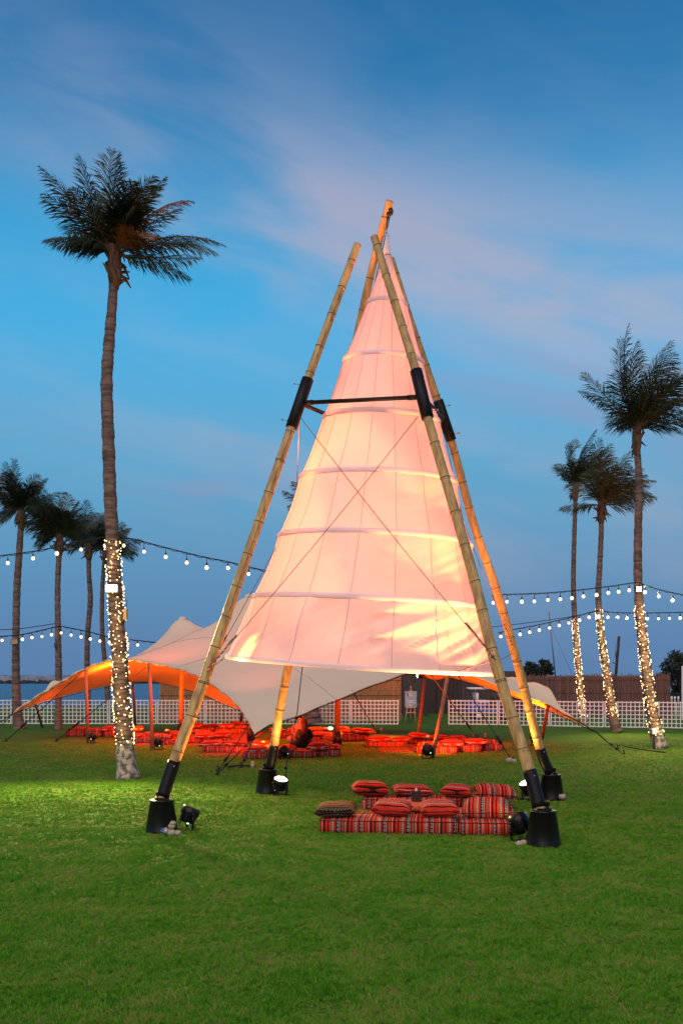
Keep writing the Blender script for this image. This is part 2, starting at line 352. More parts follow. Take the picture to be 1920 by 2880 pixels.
# ------------------------------------------------------------------ setting: lawn, sea, breakwater
def grass_mat():
    m = bpy.data.materials.new('lawn_grass'); m.use_nodes = True; nt = m.node_tree; N = nt.nodes; L = nt.links
    b = N['Principled BSDF']; b.inputs['Roughness'].default_value = .9; b.inputs['Specular IOR Level'].default_value = .1
    tc = N.new('ShaderNodeTexCoord')
    def nz(s, d=6, st=(1, 1, 1)):
        mp = N.new('ShaderNodeMapping'); mp.inputs['Scale'].default_value = st; L.new(tc.outputs['Object'], mp.inputs[0])
        n = N.new('ShaderNodeTexNoise'); n.inputs['Scale'].default_value = s; n.inputs['Detail'].default_value = d; L.new(mp.outputs[0], n.inputs[0]); return n.outputs[0]
    def rp(f, a, c, lo, hi):
        r = N.new('ShaderNodeValToRGB'); r.color_ramp.elements[0].position = lo; r.color_ramp.elements[1].position = hi
        r.color_ramp.elements[0].color = (*a, 1); r.color_ramp.elements[1].color = (*c, 1); L.new(f, r.inputs[0]); return r.outputs[0]
    fine = rp(nz(28, 8), (.024, .095, .004), (.11, .255, .014), .33, .70)
    dry = rp(nz(55, 6), (.10, .085, .02), (.20, .175, .05), .3, .7)
    patch = rp(nz(.55, 5), (0, 0, 0), (1, 1, 1), .42, .72)
    mx = N.new('ShaderNodeMix'); mx.data_type = 'RGBA'
    mm = N.new('ShaderNodeMath'); mm.operation = 'MULTIPLY'; mm.inputs[1].default_value = .55; L.new(patch, mm.inputs[0])
    L.new(mm.outputs[0], mx.inputs[0]); L.new(fine, mx.inputs[6]); L.new(dry, mx.inputs[7])
    m2 = N.new('ShaderNodeMix'); m2.data_type = 'RGBA'; m2.blend_type = 'MULTIPLY'; m2.inputs[0].default_value = .6
    L.new(mx.outputs[2], m2.inputs[6]); L.new(rp(nz(2.2, 6, (1, .6, 1)), (.45, .5, .4), (1, 1, 1), .3, .65), m2.inputs[7])
    L.new(m2.outputs[2], b.inputs['Base Color'])
    bp = N.new('ShaderNodeBump'); bp.inputs['Strength'].default_value = .9; bp.inputs['Distance'].default_value = .03
    L.new(nz(60, 8), bp.inputs['Height']); L.new(bp.outputs[0], b.inputs['Normal'])
    return m
def blade_mat():
    m = bpy.data.materials.new('grass_blade'); m.use_nodes = True; nt = m.node_tree; N = nt.nodes; L = nt.links
    b = N['Principled BSDF']; b.inputs['Roughness'].default_value = .7; b.inputs['Specular IOR Level'].default_value = .15
    ge = N.new('ShaderNodeNewGeometry')
    n = N.new('ShaderNodeTexNoise'); n.inputs['Scale'].default_value = 1.3; n.inputs['Detail'].default_value = 9; n.inputs['Roughness'].default_value = .62; L.new(ge.outputs['Position'], n.inputs[0])
    oi = N.new('ShaderNodeObjectInfo')
    ad = N.new('ShaderNodeMath'); ad.operation = 'MULTIPLY_ADD'; L.new(oi.outputs['Random'], ad.inputs[0]); ad.inputs[1].default_value = .55; L.new(n.outputs[0], ad.inputs[2])
    r = N.new('ShaderNodeValToRGB'); cr = r.color_ramp
    while len(cr.elements) < 4: cr.elements.new(.5)
    for e, (p, c) in zip(cr.elements, [(.34, (.022, .115, .004)), (.62, (.060, .245, .008)), (.88, (.125, .31, .016)), (1.0, (.24, .27, .06))]): e.position = p; e.color = (*c, 1)
    L.new(ad.outputs[0], r.inputs[0]); L.new(r.outputs[0], b.inputs['Base Color'])
    return m
M_['grass'] = grass_mat(); M_['blade'] = blade_mat()
def sheet(name, x0, x1, y0, y1, z, m, nx=1, ny=1, amp=0.0):
    b = MB(); vs = []; fs = []
    for j in range(ny+1):
        for i in range(nx+1):
            x = x0+(x1-x0)*i/nx; y = y0+(y1-y0)*j/ny
            vs.append((x, y, z + (amp*noise.noise(Vector((x*.25, y*.25, 3))) if amp else 0)))
    for j in range(ny):
        for i in range(nx): k = j*(nx+1)+i; fs.append((k, k+1, k+nx+2, k+nx+1))
    b.add(vs, fs); o = b.build(name, m); o['kind'] = 'structure'; return o
lawn = sheet('lawn', -90, 90, -30, 72, 0, M_['grass'])
b = MB(); b.box((0, 21, -.56), (180, 102, 1.1)); bank = b.build('bank', M_['stone'], smooth=False); bank['kind'] = 'structure'; bank.location.z = -.02
def sea_mat():
    m = bpy.data.materials.new('sea_water'); m.use_nodes = True; nt = m.node_tree; N = nt.nodes; L = nt.links
    b = N['Principled BSDF']; b.inputs['Base Color'].default_value = (.012, .045, .13, 1); b.inputs['Roughness'].default_value = .28; b.inputs['Specular IOR Level'].default_value = .35
    tc = N.new('ShaderNodeTexCoord'); mp = N.new('ShaderNodeMapping'); mp.inputs['Scale'].default_value = (.35, 1.0, 1); L.new(tc.outputs['Object'], mp.inputs[0])
    n = N.new('ShaderNodeTexNoise'); n.inputs['Scale'].default_value = .8; n.inputs['Detail'].default_value = 8; L.new(mp.outputs[0], n.inputs[0])
    bp = N.new('ShaderNodeBump'); bp.inputs['Strength'].default_value = 1.0; bp.inputs['Distance'].default_value = .6; L.new(n.outputs[0], bp.inputs['Height']); L.new(bp.outputs[0], b.inputs['Normal'])
    return m
sea = sheet('sea', -4000, 4000, 60, 6500, -1.0, sea_mat())
# breakwater with its dark rock foot and paler wall
b = MB(); rk = mat('breakwater_rock', (.045, .05, .06), (.025, .03, .036), rough=.9, scale=.4)
for i in range(260):
    x = -260 + i*2.0 + random.uniform(-.5, .5)
    b.box((x, 566 + random.uniform(-1, 1), -.9 + random.uniform(0, .9)), (2.6, 4, 1.7), Matrix.Rotation(random.uniform(-.4, .4), 3, 'Y'))
o = b.build('breakwater_rocks', rk, smooth=False); o['kind'] = 'structure'
b = MB(); wl = mat('breakwater_wall', (.30, .34, .42), (.16, .19, .25), rough=.9, scale=.15, stretch=(1, 1, 3), detail=8)
for i in range(40): b.box((-260 + i*13, 570, 1.5 + random.uniform(-.25, .25)), (12.9, 3, 4.2))
o = b.build('breakwater', wl, smooth=False); o['kind'] = 'structure'
# ------------------------------------------------------------------ lattice fence and reed walls behind the lawn
ORD = ['first', 'second', 'third', 'fourth', 'fifth', 'sixth', 'seventh', 'eighth', 'ninth', 'tenth', 'eleventh', 'twelfth', 'thirteenth', 'fourteenth', 'fifteenth', 'sixteenth', 'seventeenth', 'eighteenth']
FH = 1.05
slat_v = MB(); slat_v.box((0, 0, FH/2), (.036, .018, FH)); slat_v = slat_v.mesh('vertical_slat', False); slat_v.materials.append(M_['lattice'])
slat_h = MB(); slat_h.box((0, 0, 0), (1.0, .018, .034)); slat_h = slat_h.mesh('horizontal_slat', False); slat_h.materials.append(M_['lattice'])
def lattice(x0, y0, x1, y1, label):
    a, c = G(x0, y0), G(x1, y1); v = c-a; L = v.length; rz = math.atan2(v.y, v.x)
    t = thing('lattice_panel', label, 'fence', a, rz, 'white lattice fence panels')
    n = 12
    for i in range(n+1):
        x = .03 + (L-.06)*i/n
        o = obj('vertical_slat', slat_v, None, t, (x, 0, 0.02), (0, random.uniform(-.006, .006), 0)); o.scale = (1.5 if i in (0, n) else 1, 1.2, 1)
    for j in range(7):
        z = .04 + (FH-.06)*j/6
        obj('horizontal_slat', slat_h, None, t, (L/2, -.021, z), None, (L-.02, 1, 1.3 if j in (0, 6) else 1))
xl = [-100+136*k for k in range(0, 10)]
left_edges = [1122-136*k for k in range(9, -1, -1)]
where_l = ['white lattice fence panel cut by the left picture edge', 'white lattice fence panel behind the leftmost palm trunk and tent corner', 'white lattice fence panel just right of the second left palm trunk', 'white lattice fence panel hidden partly by the big lit palm', 'white lattice fence panel under the orange tent arch right of the big palm', 'white lattice fence panel standing before the left end of the reed wall', 'white lattice fence panel seen behind the low front corner of the stretch tent', 'white lattice fence panel by the dark stump behind the seated women', 'white lattice fence panel right of the dark stump behind the red mast', 'white lattice fence panel ending beside the easel sign']
for i in range(9):
    x0, x1 = left_edges[i], left_edges[i+1]
    if x0 < 850 < x1 - 5: pass
    lattice(x0, 2037.3 + .0016*max(0, x0), x1 - 1.5, 2037.3 + .0016*max(0, x1), where_l[i+1])
lattice(left_edges[0]-136, 2037, left_edges[0]-1.5, 2037.2, where_l[0])
re_ = [(1260, 2039), (1401, 2040.6), (1547, 2044), (1699, 2047), (1850, 2049), (2004, 2052)]
where_r = ['white lattice fence panel in front of the blue golf cart', 'white lattice fence panel behind the right bamboo legs', 'white lattice fence panel between the raised tent corner and the thinnest lit palm', 'white lattice fence panel between the second and the thickest right palm', 'white lattice fence panel cut by the right picture edge']
for i in range(5): lattice(re_[i][0], re_[i][1], re_[i+1][0]-1.5, re_[i+1][1], where_r[i])

def reeds(name, x0, d0, x1, d1, ytop0, ytop1, m, label, w=.035, ragged=.06):
    """a screen of upright reeds with a ragged top, tied by wires"""
    a = P(x0, HOR, d0); c = P(x1, HOR, d1); a.z = c.z = 0; v = c-a; L = v.length; rz = math.atan2(v.y, v.x)
    t = thing(name, label, 'reed fence', a, rz)
    h0 = EYE+(HOR-ytop0)*d0/F_PX; h1 = EYE+(HOR-ytop1)*d1/F_PX
    n = int(L/w); b = MB()
    for i in range(n):
        x = (i+.5)*L/n; h = h0+(h1-h0)*i/n + random.gauss(0, ragged); ww = w*random.uniform(.5, 1.15); y = random.uniform(-.02, .02)
        lean = random.gauss(0, .012)
        vs = [(x-ww/2, y, 0), (x, y-.02, 0), (x+ww/2, y, 0), (x-ww/2+lean, y, h), (x+lean, y-.02, h+.01), (x+ww/2+lean, y, h-.01)]
        b.add(vs, [(0, 1, 4, 3), (1, 2, 5, 4)])
    o = b.build('reeds', m, t, smooth=False); o['kind'] = 'stuff'
    b = MB(); b.box((L/2, .06, (h0+h1)/4), (L, .02, min(h0, h1)-.15)); b.build('backing', m, t, smooth=False)
    for z in (.5, 1.2, 1.9):
        if z < min(h0, h1)-.1:
            b = MB(); b.box((L/2, -.035, z), (L, .012, .018)); b.build('tie_wire', M_['dark_timber'], t, smooth=False)
    return t
reeds('reed_screen', 450, 47, 1128, 47, 1884, 1868, M_['reed'], 'golden brown reed screen behind the lattice under the stretch tent', w=.032)
reeds('reed_screen', 1475, 55, 1884, 52.5, 1900, 1896, M_['reed_dark'], 'weathered brown reed wall behind the lit palms on the right', w=.045, ragged=.05)
# dark board wall and doors in the gap
t = thing('dark_plank_wall', 'dark brown plank wall behind the easel sign and golf cart', 'wall', (0, 0, 0))
for k in range(22):
    x0 = 1228+k*(1480-1228)/22; x1 = 1228+(k+1)*(1480-1228)/22
    a = P(x0, HOR, 57); c = P(x1, HOR, 57); h = 2.35
    b = MB(); b.box(((a.x+c.x)/2, 57+random.uniform(-.012, .012), h/2), ((c.x-a.x)-.015, .05, h)); b.build('plank', M_['darker_board'] if k < 6 else M_['dark_board'], t, smooth=False)
b = MB(); a = P(1128, HOR, 57.2); c = P(1480, HOR, 57.2); b.box(((a.x+c.x)/2, 57.25, 1.2), (c.x-a.x, .1, 2.4)); b.build('backing', M_['darker_board'], t, smooth=False)
t = thing('wooden_door', 'tall dark wooden double door behind the blue easel sign', 'door', P(1158, HOR, 53) - Vector((0, 0, EYE)))
for k in range(2):
    w = 26*53/F_PX; b = MB(); b.bbox((-.5*w + k*(w+.02), 0, 1.25), (w, .06, 2.5), .01); b.build('leaf', M_['dark_board'], t, smooth=False)
b = MB(); b.bbox((w*1.5, .02, 1.25), (.14, .14, 2.6), .01); b.build('post', M_['dark_timber'], t, smooth=False)
# ------------------------------------------------------------------ floodlights
def look(o, target, src=None):
    d = Vector(target) - (Vector(src) if src is not None else o.location)
    o.rotation_euler = d.to_track_quat('-Z', 'Y').to_euler()
def par_can(loc, target, label, power, color, size=.17, spread=95, lit=True, blend=1.0, name='floodlight', beam=None):
    """black floor flood: a can in a yoke, standing on the grass"""
    t = thing(name, label, 'floodlight', loc, 0, 'black floor floodlights')
    d = (Vector(target)-Vector(loc)); az = math.atan2(d.y, d.x); el = math.atan2(d.z, math.hypot(d.x, d.y)); el = max(min(el, R(72)), R(15))
    dirv = Vector((math.cos(az)*math.cos(el), math.sin(az)*math.cos(el), math.sin(el)))
    Q = dirv.to_track_quat('Z', 'Y').to_matrix(); C = Vector((0, 0, size*1.05)); r = size*.62
    M = Matrix.Translation(C) @ Q.to_4x4()
    b = MB(); b.lathe([(r*.45, -size*.62), (r*.8, -size*.55), (r*.86, -size*.1), (r, 0), (r, size*.45), (r*.9, size*.45), (r*.88, size*.38)], 20, M); b.build('housing', M_['black_plastic'], t)
    b = MB()
    for k in range(4): 
        zz = -size*(.48-.11*k); b.lathe([(r*.9, zz), (r*.97, zz+.004), (r*.97, zz+size*.04), (r*.9, zz+size*.045)], 20, M)
    b.build('cooling_fins', M_['black_plastic'], t)
    b = MB(); b.lathe([(r*.86, size*.385), (r*.5, size*.41), (.001, size*.42)], 20, M, cap=False); b.build('lens', M_['flood_face'] if lit else M_['lens_off'], t)
    side = dirv.cross(Vector((0, 0, 1))).normalized(); b = MB()
    for s in (-1, 1):
        a0 = C+side*s*r*1.08; b.tube([a0, a0+Vector((0, 0, -size*.45)), side*s*r*.9+Vector((0, 0, .012))+dirv*.0], [.012, .014, .014], 6)
        fwd = Vector((dirv.x, dirv.y, 0)).normalized()
        b.tube([side*s*r*.9+fwd*size*.6+Vector((0, 0, .012)), side*s*r*.9-fwd*size*.6+Vector((0, 0, .012))], .013, 6)
        b.ball(a0, .022, 6, 4)
    b.tube([side*r*.9+Vector((0, 0, .014)), -side*r*.9+Vector((0, 0, .014))], .012, 6)
    b.build('yoke', M_['black_steel'], t)
    b = MB(); h = [C+Q@Vector((math.cos(a)*size*.18, size*.62*.7+.0, -size*.62+math.sin(a)*size*.22)) for a in [i*math.pi/6 for i in range(13)]]
    b.tube(h, .008, 6); b.build('handle_loop', M_['rope'], t)
    b = MB(); b.box(C+Q@Vector((-r*.55, 0, -size*.60)), (.03, .03, .02)); b.build('indicator', M_['green_led'], t, smooth=False)
    if lit or power:
        ld = bpy.data.lights.new('floodlight_beam', 'SPOT'); ld.energy = power; ld.color = color; ld.spot_size = R(spread); ld.spot_blend = blend; ld.shadow_soft_size = r*.7
        lo = bpy.data.objects.new('floodlight_beam', ld); COL.objects.link(lo); lo.parent = t; lo.location = C+dirv*(size*.52)
        lo.rotation_euler = (-(Q@Vector((0, 0, 1)))).to_track_quat('Z', 'Y').to_euler(); 
    if beam:                                # second, deeper orange spot added at the lamp to tint the pole tops
        bt, bp_, ba = beam; ld = bpy.data.lights.new('floodlight_extra_spot', 'SPOT'); ld.energy = bp_; ld.color = (1.0, .25, .04); ld.spot_size = R(ba); ld.spot_blend = 1.0; ld.shadow_soft_size = r*.7
        lo = bpy.data.objects.new('floodlight_extra_spot', ld); COL.objects.link(lo); lo.parent = t; lo.location = C+dirv*(size*.52)
        lo.rotation_euler = (-(Vector(bt)-Vector(loc)-lo.location)).to_track_quat('Z', 'Y').to_euler()
    return t
# ------------------------------------------------------------------ bamboo frame and fabric cone
feet = {'fl': G(455, 2340), 'fr': G(1527, 2378), 'bl': G(752, 2232), 'br': G(1550, 2250)}
dtop = {'fl': 14.55, 'fr': 14.25, 'bl': 14.95, 'br': 15.35}
pole_px = {'fl': [(455, 2250), (490, 2143), (576, 1908), (701, 1545), (819, 1203), (863, 1073), (1005, 687)],
           'fr': [(1518, 2281), (1488, 2167), (1392, 1863), (1324, 1597), (1203, 1178), (1169, 1042), (1052, 666)],
           'bl': [(756, 2169), (771, 2097), (810, 1873), (990, 1010), (1051, 735), (1096, 564)],
           'br': [(1549, 2180), (1518, 2106), (1454, 1863), (1397, 1664), (1331, 1472), (1272, 1252), (1213, 1076), (1150, 890), (1098, 725)]}
frame = thing('bamboo_frame', 'tall frame of four leaning bamboo poles around the white fabric cone', 'bamboo frame', (0.57, 14.9, 0))
POLE = {}
for k, px in pole_px.items():
    d0, d1 = feet[k].y, dtop[k]; y0, y1 = px[0][1], px[-1][1]
    # height grows roughly linearly along the pole: interpolate depth on the true height
    pts = []
    for (x, y) in px:
        f = (y0-y)/(y0-y1)
        for _ in range(4):
            d = d0+(d1-d0)*f; z = EYE+(HOR-y)*d/F_PX
            za = EYE+(HOR-y0)*d0/F_PX; zb = EYE+(HOR-y1)*d1/F_PX; f = (z-za)/(zb-za)
        pts.append(P(x, y, d))
    POLE[k] = catmull(pts, 61)
def pole_at_px(k, py):
    best = min(POLE[k], key=lambda p: abs(HOR-(p.z-EYE)*F_PX/p.y-py)); return best
sleeve_px = {'fl': (1207, 1072), 'fr': (1178, 1042), 'bl': (1230, 1095), 'br': (1254, 1122)}
shoe_px = {'fl': 2143, 'fr': 2167, 'bl': 2097, 'br': 2106}
def pole_part(k, ya, yb): return [p for p in POLE[k] if yb-1 <= HOR-(p.z-EYE)*F_PX/p.y <= ya+1]
for k in pole_px:
    pts = POLE[k]; rng = random.Random(hash(k) % 100 + 3)
    # culm with swollen nodes
    L = sum((b_-a_).length for a_, b_ in zip(pts, pts[1:])); node_s = []; s = .25
    while s < L: node_s.append(s); s += rng.uniform(.40, .52)
    dens = catmull(pts, 420); acc = 0; rad = []
    for i, p in enumerate(dens):
        if i: acc += (p-dens[i-1]).length
        r = .077 - .022*acc/L
        dn = min(abs(acc-q) for q in node_s); r += .004*math.exp(-(dn/.022)**2) - .003*math.exp(-((dn-.035)/.02)**2)
        rad.append(r)
    culm = MB(); culm.tube(dens, rad, 14)
    # hollow as a dark disc, the shade inside painted on the closed end
    pole = culm.build('bamboo_pole', M_['bamboo'], frame, world_pos=True)
    b = MB(); e = dens[-1]; tdir = (dens[-1]-dens[-3]).normalized()
    b.tube([e+tdir*.001, e+tdir*.004], [rad[-1]*.74, rad[-1]*.74], 14); b.build('hollow_shade', M_['crack'], pole, world_pos=True)
    b = MB(); acc = 0
    for i in range(1, len(dens)-1):
        acc += (dens[i]-dens[i-1]).length
        if min(abs(acc-q) for q in node_s) < L/420*.51: b.tube([dens[i]-tdir*.006, dens[i]+tdir*.006], [rad[i]+.0015]*2, 14, cap=False)
    tag(b.build('node_ring', M_['bamboo_dark'], pole, world_pos=True), kind='stuff')
    # drying crack facing the camera on some poles
    b = MB()
    for i in range(30, 390, 6):
        if rng.random() < .62:
            off = Vector((.35 if k == 'fl' else -.2, -1, .1)).normalized()
            b.tube([dens[i+j]+off*(rad[i+j]-.001)+Vector((rng.gauss(0, .004), 0, 0)) for j in range(0, 7, 2)], [.0015, .0035, .003, .001], 4)
    if k in ('fl', 'br', 'fr'): b.build('crack', M_['crack'], pole, world_pos=True)
    # steel sleeve at the brace and shoe at the foot
    seg = pole_part(k, *sleeve_px[k]); dd = (seg[-1]-seg[0]).normalized(); rr = .084
    sl = MB(); sl.tube([seg[0]-dd*.04, seg[0]-dd*.038, seg[-1]+dd*.038, seg[-1]+dd*.04], [rr-.005, rr, rr, rr-.005], 18); sl = sl.build('sleeve', M_['black_steel'], pole, world_pos=True)
    b = MB(); sx = Vector((-1 if k in ('fl', 'bl') else 1, 0, .15)).normalized()
    for q in (seg[0]+dd*.06, seg[-1]-dd*.06):
        b.tube([q+sx*.06, q+sx*.16], .007, 6); b.ball(q+sx*.16, .014, 6, 4)
    b.build('bolt', M_['steel'], pole, world_pos=True)
    i1 = min(range(len(dens)), key=lambda i: abs(HOR-(dens[i].z-EYE)*F_PX/dens[i].y-shoe_px[k]))
    p0, p1 = dens[0], dens[i1]
    b = MB(); sp_ = dens[2:i1+1:3]+[dens[i1]]; b.tube(sp_, [.085]*len(sp_), 18); b.build('shoe', M_['black_steel'], pole, world_pos=True)
    b = MB(); tb = Vector((feet[k].x, feet[k].y, .42))
    b.box(tb+Vector((0, 0, .015)), (.17, .15, .03)); 
    for s in (-1, 1): b.box(tb+Vector((s*.05, 0, .06)), (.015, .12, .09))
    b.tube([tb+Vector((-.08, 0, .075)), tb+Vector((.08, 0, .075))], .014, 8); b.build('hinge', M_['black_steel'], pole, world_pos=True, smooth=False)
    b = MB(); b.ball(p1-(p1-p0).normalized()*.06+Vector((.03, -.083, 0)), .012, 6, 4); b.build('screw', M_['steel'], pole, world_pos=True)
SL = {k: pole_at_px(k, sum(v)/2) for k, v in sleeve_px.items()}
anch = {'fl': pole_at_px('fl', 1140), 'fr': pole_at_px('fr', 1115), 'bl': pole_at_px('bl', 1175), 'br': pole_at_px('br', 1190)}
for a_, c_ in (('fl', 'fr'), ('fl', 'bl'), ('fr', 'br'), ('bl', 'br')):
    A, B = anch[a_], anch[c_]; d = (B-A).normalized()
    b = MB(); b.tube([A+d*.09, B-d*.09], .030, 12); br = b.build('brace', M_['black_steel'], frame, world_pos=True)
    b = MB()
    for q, s in ((A, 1), (B, -1)): b.tube([q+d*s*.08, q+d*s*.2], .037, 10); b.ball(q+d*s*.13+Vector((0, -.04, 0)), .016, 6, 4)
    b.build('brace_clevis', M_['steel'] if False else M_['black_steel'], br, world_pos=True)
low = {'fl': pole_at_px('fl', 1880), 'fr': pole_at_px('fr', 1858), 'bl': pole_at_px('bl', 1840), 'br': pole_at_px('br', 1830)}
for a_, c_ in (('fl', 'fr'), ('fr', 'fl'), ('fl', 'bl'), ('bl', 'fl'), ('fr', 'br'), ('br', 'fr')):
    A = SL[a_]-Vector((0, 0, .20)); B = low[c_]
    if {a_, c_} == {'fl', 'fr'}:
        A = A+Vector((0, -.08, 0)); B = B+Vector((0, -.08, 0))
    pts = [A.lerp(B, i/24)-Vector((0, 0, .05*math.sin(math.pi*i/24))) for i in range(25)]
    b = MB(); b.tube(pts, .0055, 5); cb = b.build('bracing_cable', M_['cable'], frame, world_pos=True)
    b = MB(); d = (A-B).normalized()
    for s in (.12, .2, .28, .36, .55): b.tube([B+d*s, B+d*(s+.07)], [.013, .013], 6)
    b.tube([B+d*.42, B+d*.56], .017, 6); b.ball(B+d*.06, .024, 6, 4); b.build('turnbuckle', M_['cable'], cb, world_pos=True)
for k in ('fl', 'fr', 'bl', 'br'):       # ballast tubs
    names = {'fl': 'black tapered ballast tub under the front left bamboo pole', 'fr': 'large black ballast tub under the nearest right bamboo pole', 'bl': 'black ballast tub behind the brightest lit floodlight', 'br': 'black ballast tub under the far right bamboo pole'}
    t = thing('ballast_tub', names[k], 'ballast tub', feet[k], random.uniform(0, 3), 'black ballast tubs')
    b = MB(); b.lathe([(.208, .0), (.213, .01), (.210, .03), (.153, .395), (.158, .40), (.158, .418), (.150, .42)], 28); b.build('tub', M_['black_plastic'], t)
    b = MB(); b.lathe([(.149, .4205), (.13, .424), (.02, .426)], 28, cap=False); b.build('lid', M_['black_plastic'], t)
# the cone: hoops given by their left, right and front points in the photo
hp = [((1080, 697), (1094, 697), (1087, 700)), ((1030, 857), (1146, 866), (1085, 838)), ((963, 1016), (1192, 1026), (1078, 990)), ((906, 1178), (1238, 1192), (1070, 1153)), ((840, 1346), (1286, 1362), (1060, 1321)),
      ((779, 1512), (1328, 1538), (1052, 1494)), ((709, 1680), (1366, 1714), (1040, 1681)), ((634, 1846), (1399, 1893), (1020, 1881))]
hoops = []
for i, (l, r, f) in enumerate(hp):
    d = 14.72 + .14*i/7
    pl, pr = P(*l, d), P(*r, d); c = (pl+pr)/2; rr = (pr.x-pl.x)/2*.992
    pf = P(f[0], f[1], d-rr); hoops.append((c, rr, (pr.z-pl.z)/2, (c.z-pf.z)))
def cone_pt(ti, ang, wr=True):
    """ti in hoop units 0..7, ang 0 = right, -90deg = towards the camera"""
    i = min(int(ti), 6); t = ti-i; (c0, r0, a0, f0), (c1, r1, a1, f1) = hoops[i], hoops[i+1]
    c = c0.lerp(c1, t); r = r0+(r1-r0)*t; a = a0+(a1-a0)*t; fz = f0+(f1-f0)*t
    ng = 18; g = (ang*ng/(2*math.pi)) % 1.0
    sag = (-.05*r*math.sin(math.pi*t)*.45) if i > 0 else -.02*math.sin(math.pi*t)
    sag -= .012*r*math.sin(math.pi*g)*(.35+.65*math.sin(math.pi*t))            # panels lie flat between the seams
    if wr and i >= 4:
        amp = (.010, .024, .074)[i-4]; u = ang*r
        w = noise.noise(Vector((u*1.6 + t*2.6*(1 if math.cos(ang) > 0 else -1), t*.9, i*7.3))) + .55*noise.noise(Vector((u*4.4 + t*4.5*(1 if math.cos(ang) > 0 else -1), t*.8, i*3.1+5))) + .25*noise.noise(Vector((u*10+t*7, t*1.1, 2.0+i)))
        sag += amp*w*math.sin(math.pi*min(1, t*1.06))**.7
    elif wr: sag += .006*r*noise.noise(Vector((ang*3, ti*1.5, 0)))
    rad = r+sag; x = math.cos(ang); y = math.sin(ang)
    return Vector((c.x+x*rad, c.y+y*rad, c.z + a*x + fz*y))
cone = thing('fabric_cone', 'tall white fabric cone lit from below hanging inside the bamboo frame', 'fabric cone', (hoops[-1][0].x, hoops[-1][0].y, hoops[-1][0].z))
for i in range(7):
    na, nt_ = 18*12, (14 if i < 4 else 26); b = MB()
    ids = {}
    vs = []; 
    for j in range(nt_+1):
        for k in range(na):
            vs.append(cone_pt(min(i+j/nt_, 6.9999) if i+j/nt_ < 7 else 6.99999, 2*math.pi*k/na) if not (i == 6 and j == nt_) else cone_pt(6.99999, 2*math.pi*k/na))
    fs = []
    for j in range(nt_):
        for k in range(na): fs.append((j*na+k, j*na+(k+1) % na, (j+1)*na+(k+1) % na, (j+1)*na+k))
    b.add(vs, fs); b.build('fabric_band', M_['cone_cloth'], cone, world_pos=True)
for i in range(1, 8):
    c, r, a, f = hoops[i]; b = MB(); n = 96; wd = .075 if i < 7 else .06
    vs = []
    for lev, (dr, dz) in enumerate(((.002, wd*.6), (.010, wd*.45), (.012, 0), (.010, -wd*.35), (.001, -wd*.45))):
        for k in range(n):
            an = 2*math.pi*k/n; x, y = math.cos(an), math.sin(an)
            vs.append(Vector((c.x+x*(r+dr), c.y+y*(r+dr), c.z+a*x+f*y+dz)))
    fs = []
    for l in range(4):
        for k in range(n): fs.append((l*n+k, (l+1)*n+k, (l+1)*n+(k+1) % n, l*n+(k+1) % n))
    b.add(vs, fs); b.build('hoop', M_['hoop'], cone, world_pos=True)
for k in range(18):
    an = 2*math.pi*k/18; b = MB(); pts = []
    for j in range(0, 141):
        q = cone_pt(.05+j/140*6.94, an); pts.append(q+Vector((math.cos(an), math.sin(an), 0))*.002)
    b.tube(pts, [.0026+.0016*j/140 for j in range(141)], 4); b.build('seam', M_['seam'], cone, world_pos=True)
tip = hoops[0][0]
b = MB(); b.lathe([(.004, .16), (.03, .10), (.055, -.06), (.06, -.12)], 12, Matrix.Translation(tip)); b.build('tip_cap', M_['hoop'], cone, world_pos=True)
b = MB(); b.tube([tip+Vector((math.cos(a)*.03, 0, .17+math.sin(a)*.03)) for a in [i*math.pi/6 for i in range(13)]], .006, 6); b.tube([tip+Vector((0, 0, .19)), tip+Vector((.012, 0, .30)), tip+Vector((-.01, 0, .30)), tip+Vector((0, 0, .19))], .005, 6); b.build('shackle', M_['steel'], cone, world_pos=True)
hook = POLE['bl'][-1]+Vector((.012, -.09, -.2))
b = MB(); b.tube([tip+Vector((0, 0, .3)), tip+Vector((.01, 0, .45)), hook], .009, 6); b.ball(tip+Vector((.02, 0, .50)), .03, 6, 5); b.ball(tip+Vector((.05, 0, .56)), .03, 6, 5); b.ball(hook, .035, 6, 6, (1, 1, 1.8)); b.build('hoist_rope', M_['rope'], cone, world_pos=True)
b = MB(); q = POLE['bl']; b.tube([hook, q[-8]+Vector((.09, -.06, 0)), q[-16]+Vector((.085, -.03, 0)), q[-30]+Vector((.08, 0, 0))], .007, 5); b.build('halyard', M_['rope'], cone, world_pos=True)
# hem stays from rim to poles
for (rx, k) in ((math.pi, 'fl'), (-.9, 'fr'), (0.3, 'br')):
    A = cone_pt(6.98, rx); B = low[k]; b = MB(); b.tube([A, A.lerp(B, .3), B], .006, 5); b.ball(A.lerp(B, .3), .018, 6, 4); b.build('hem_stay', M_['cable'], cone, world_pos=True)
b = MB(); A = cone_pt(6.98, -2.0); b.tube([P(850, 1875, 16.0), P(836, 2000, 16.0), P(806, 2150, 16.2), P(803, 2190, 16.3)], .008, 5); b.ball(P(803, 2160, 16.2), .03, 6, 5); b.build('downhaul', M_['rope'], cone, world_pos=True)
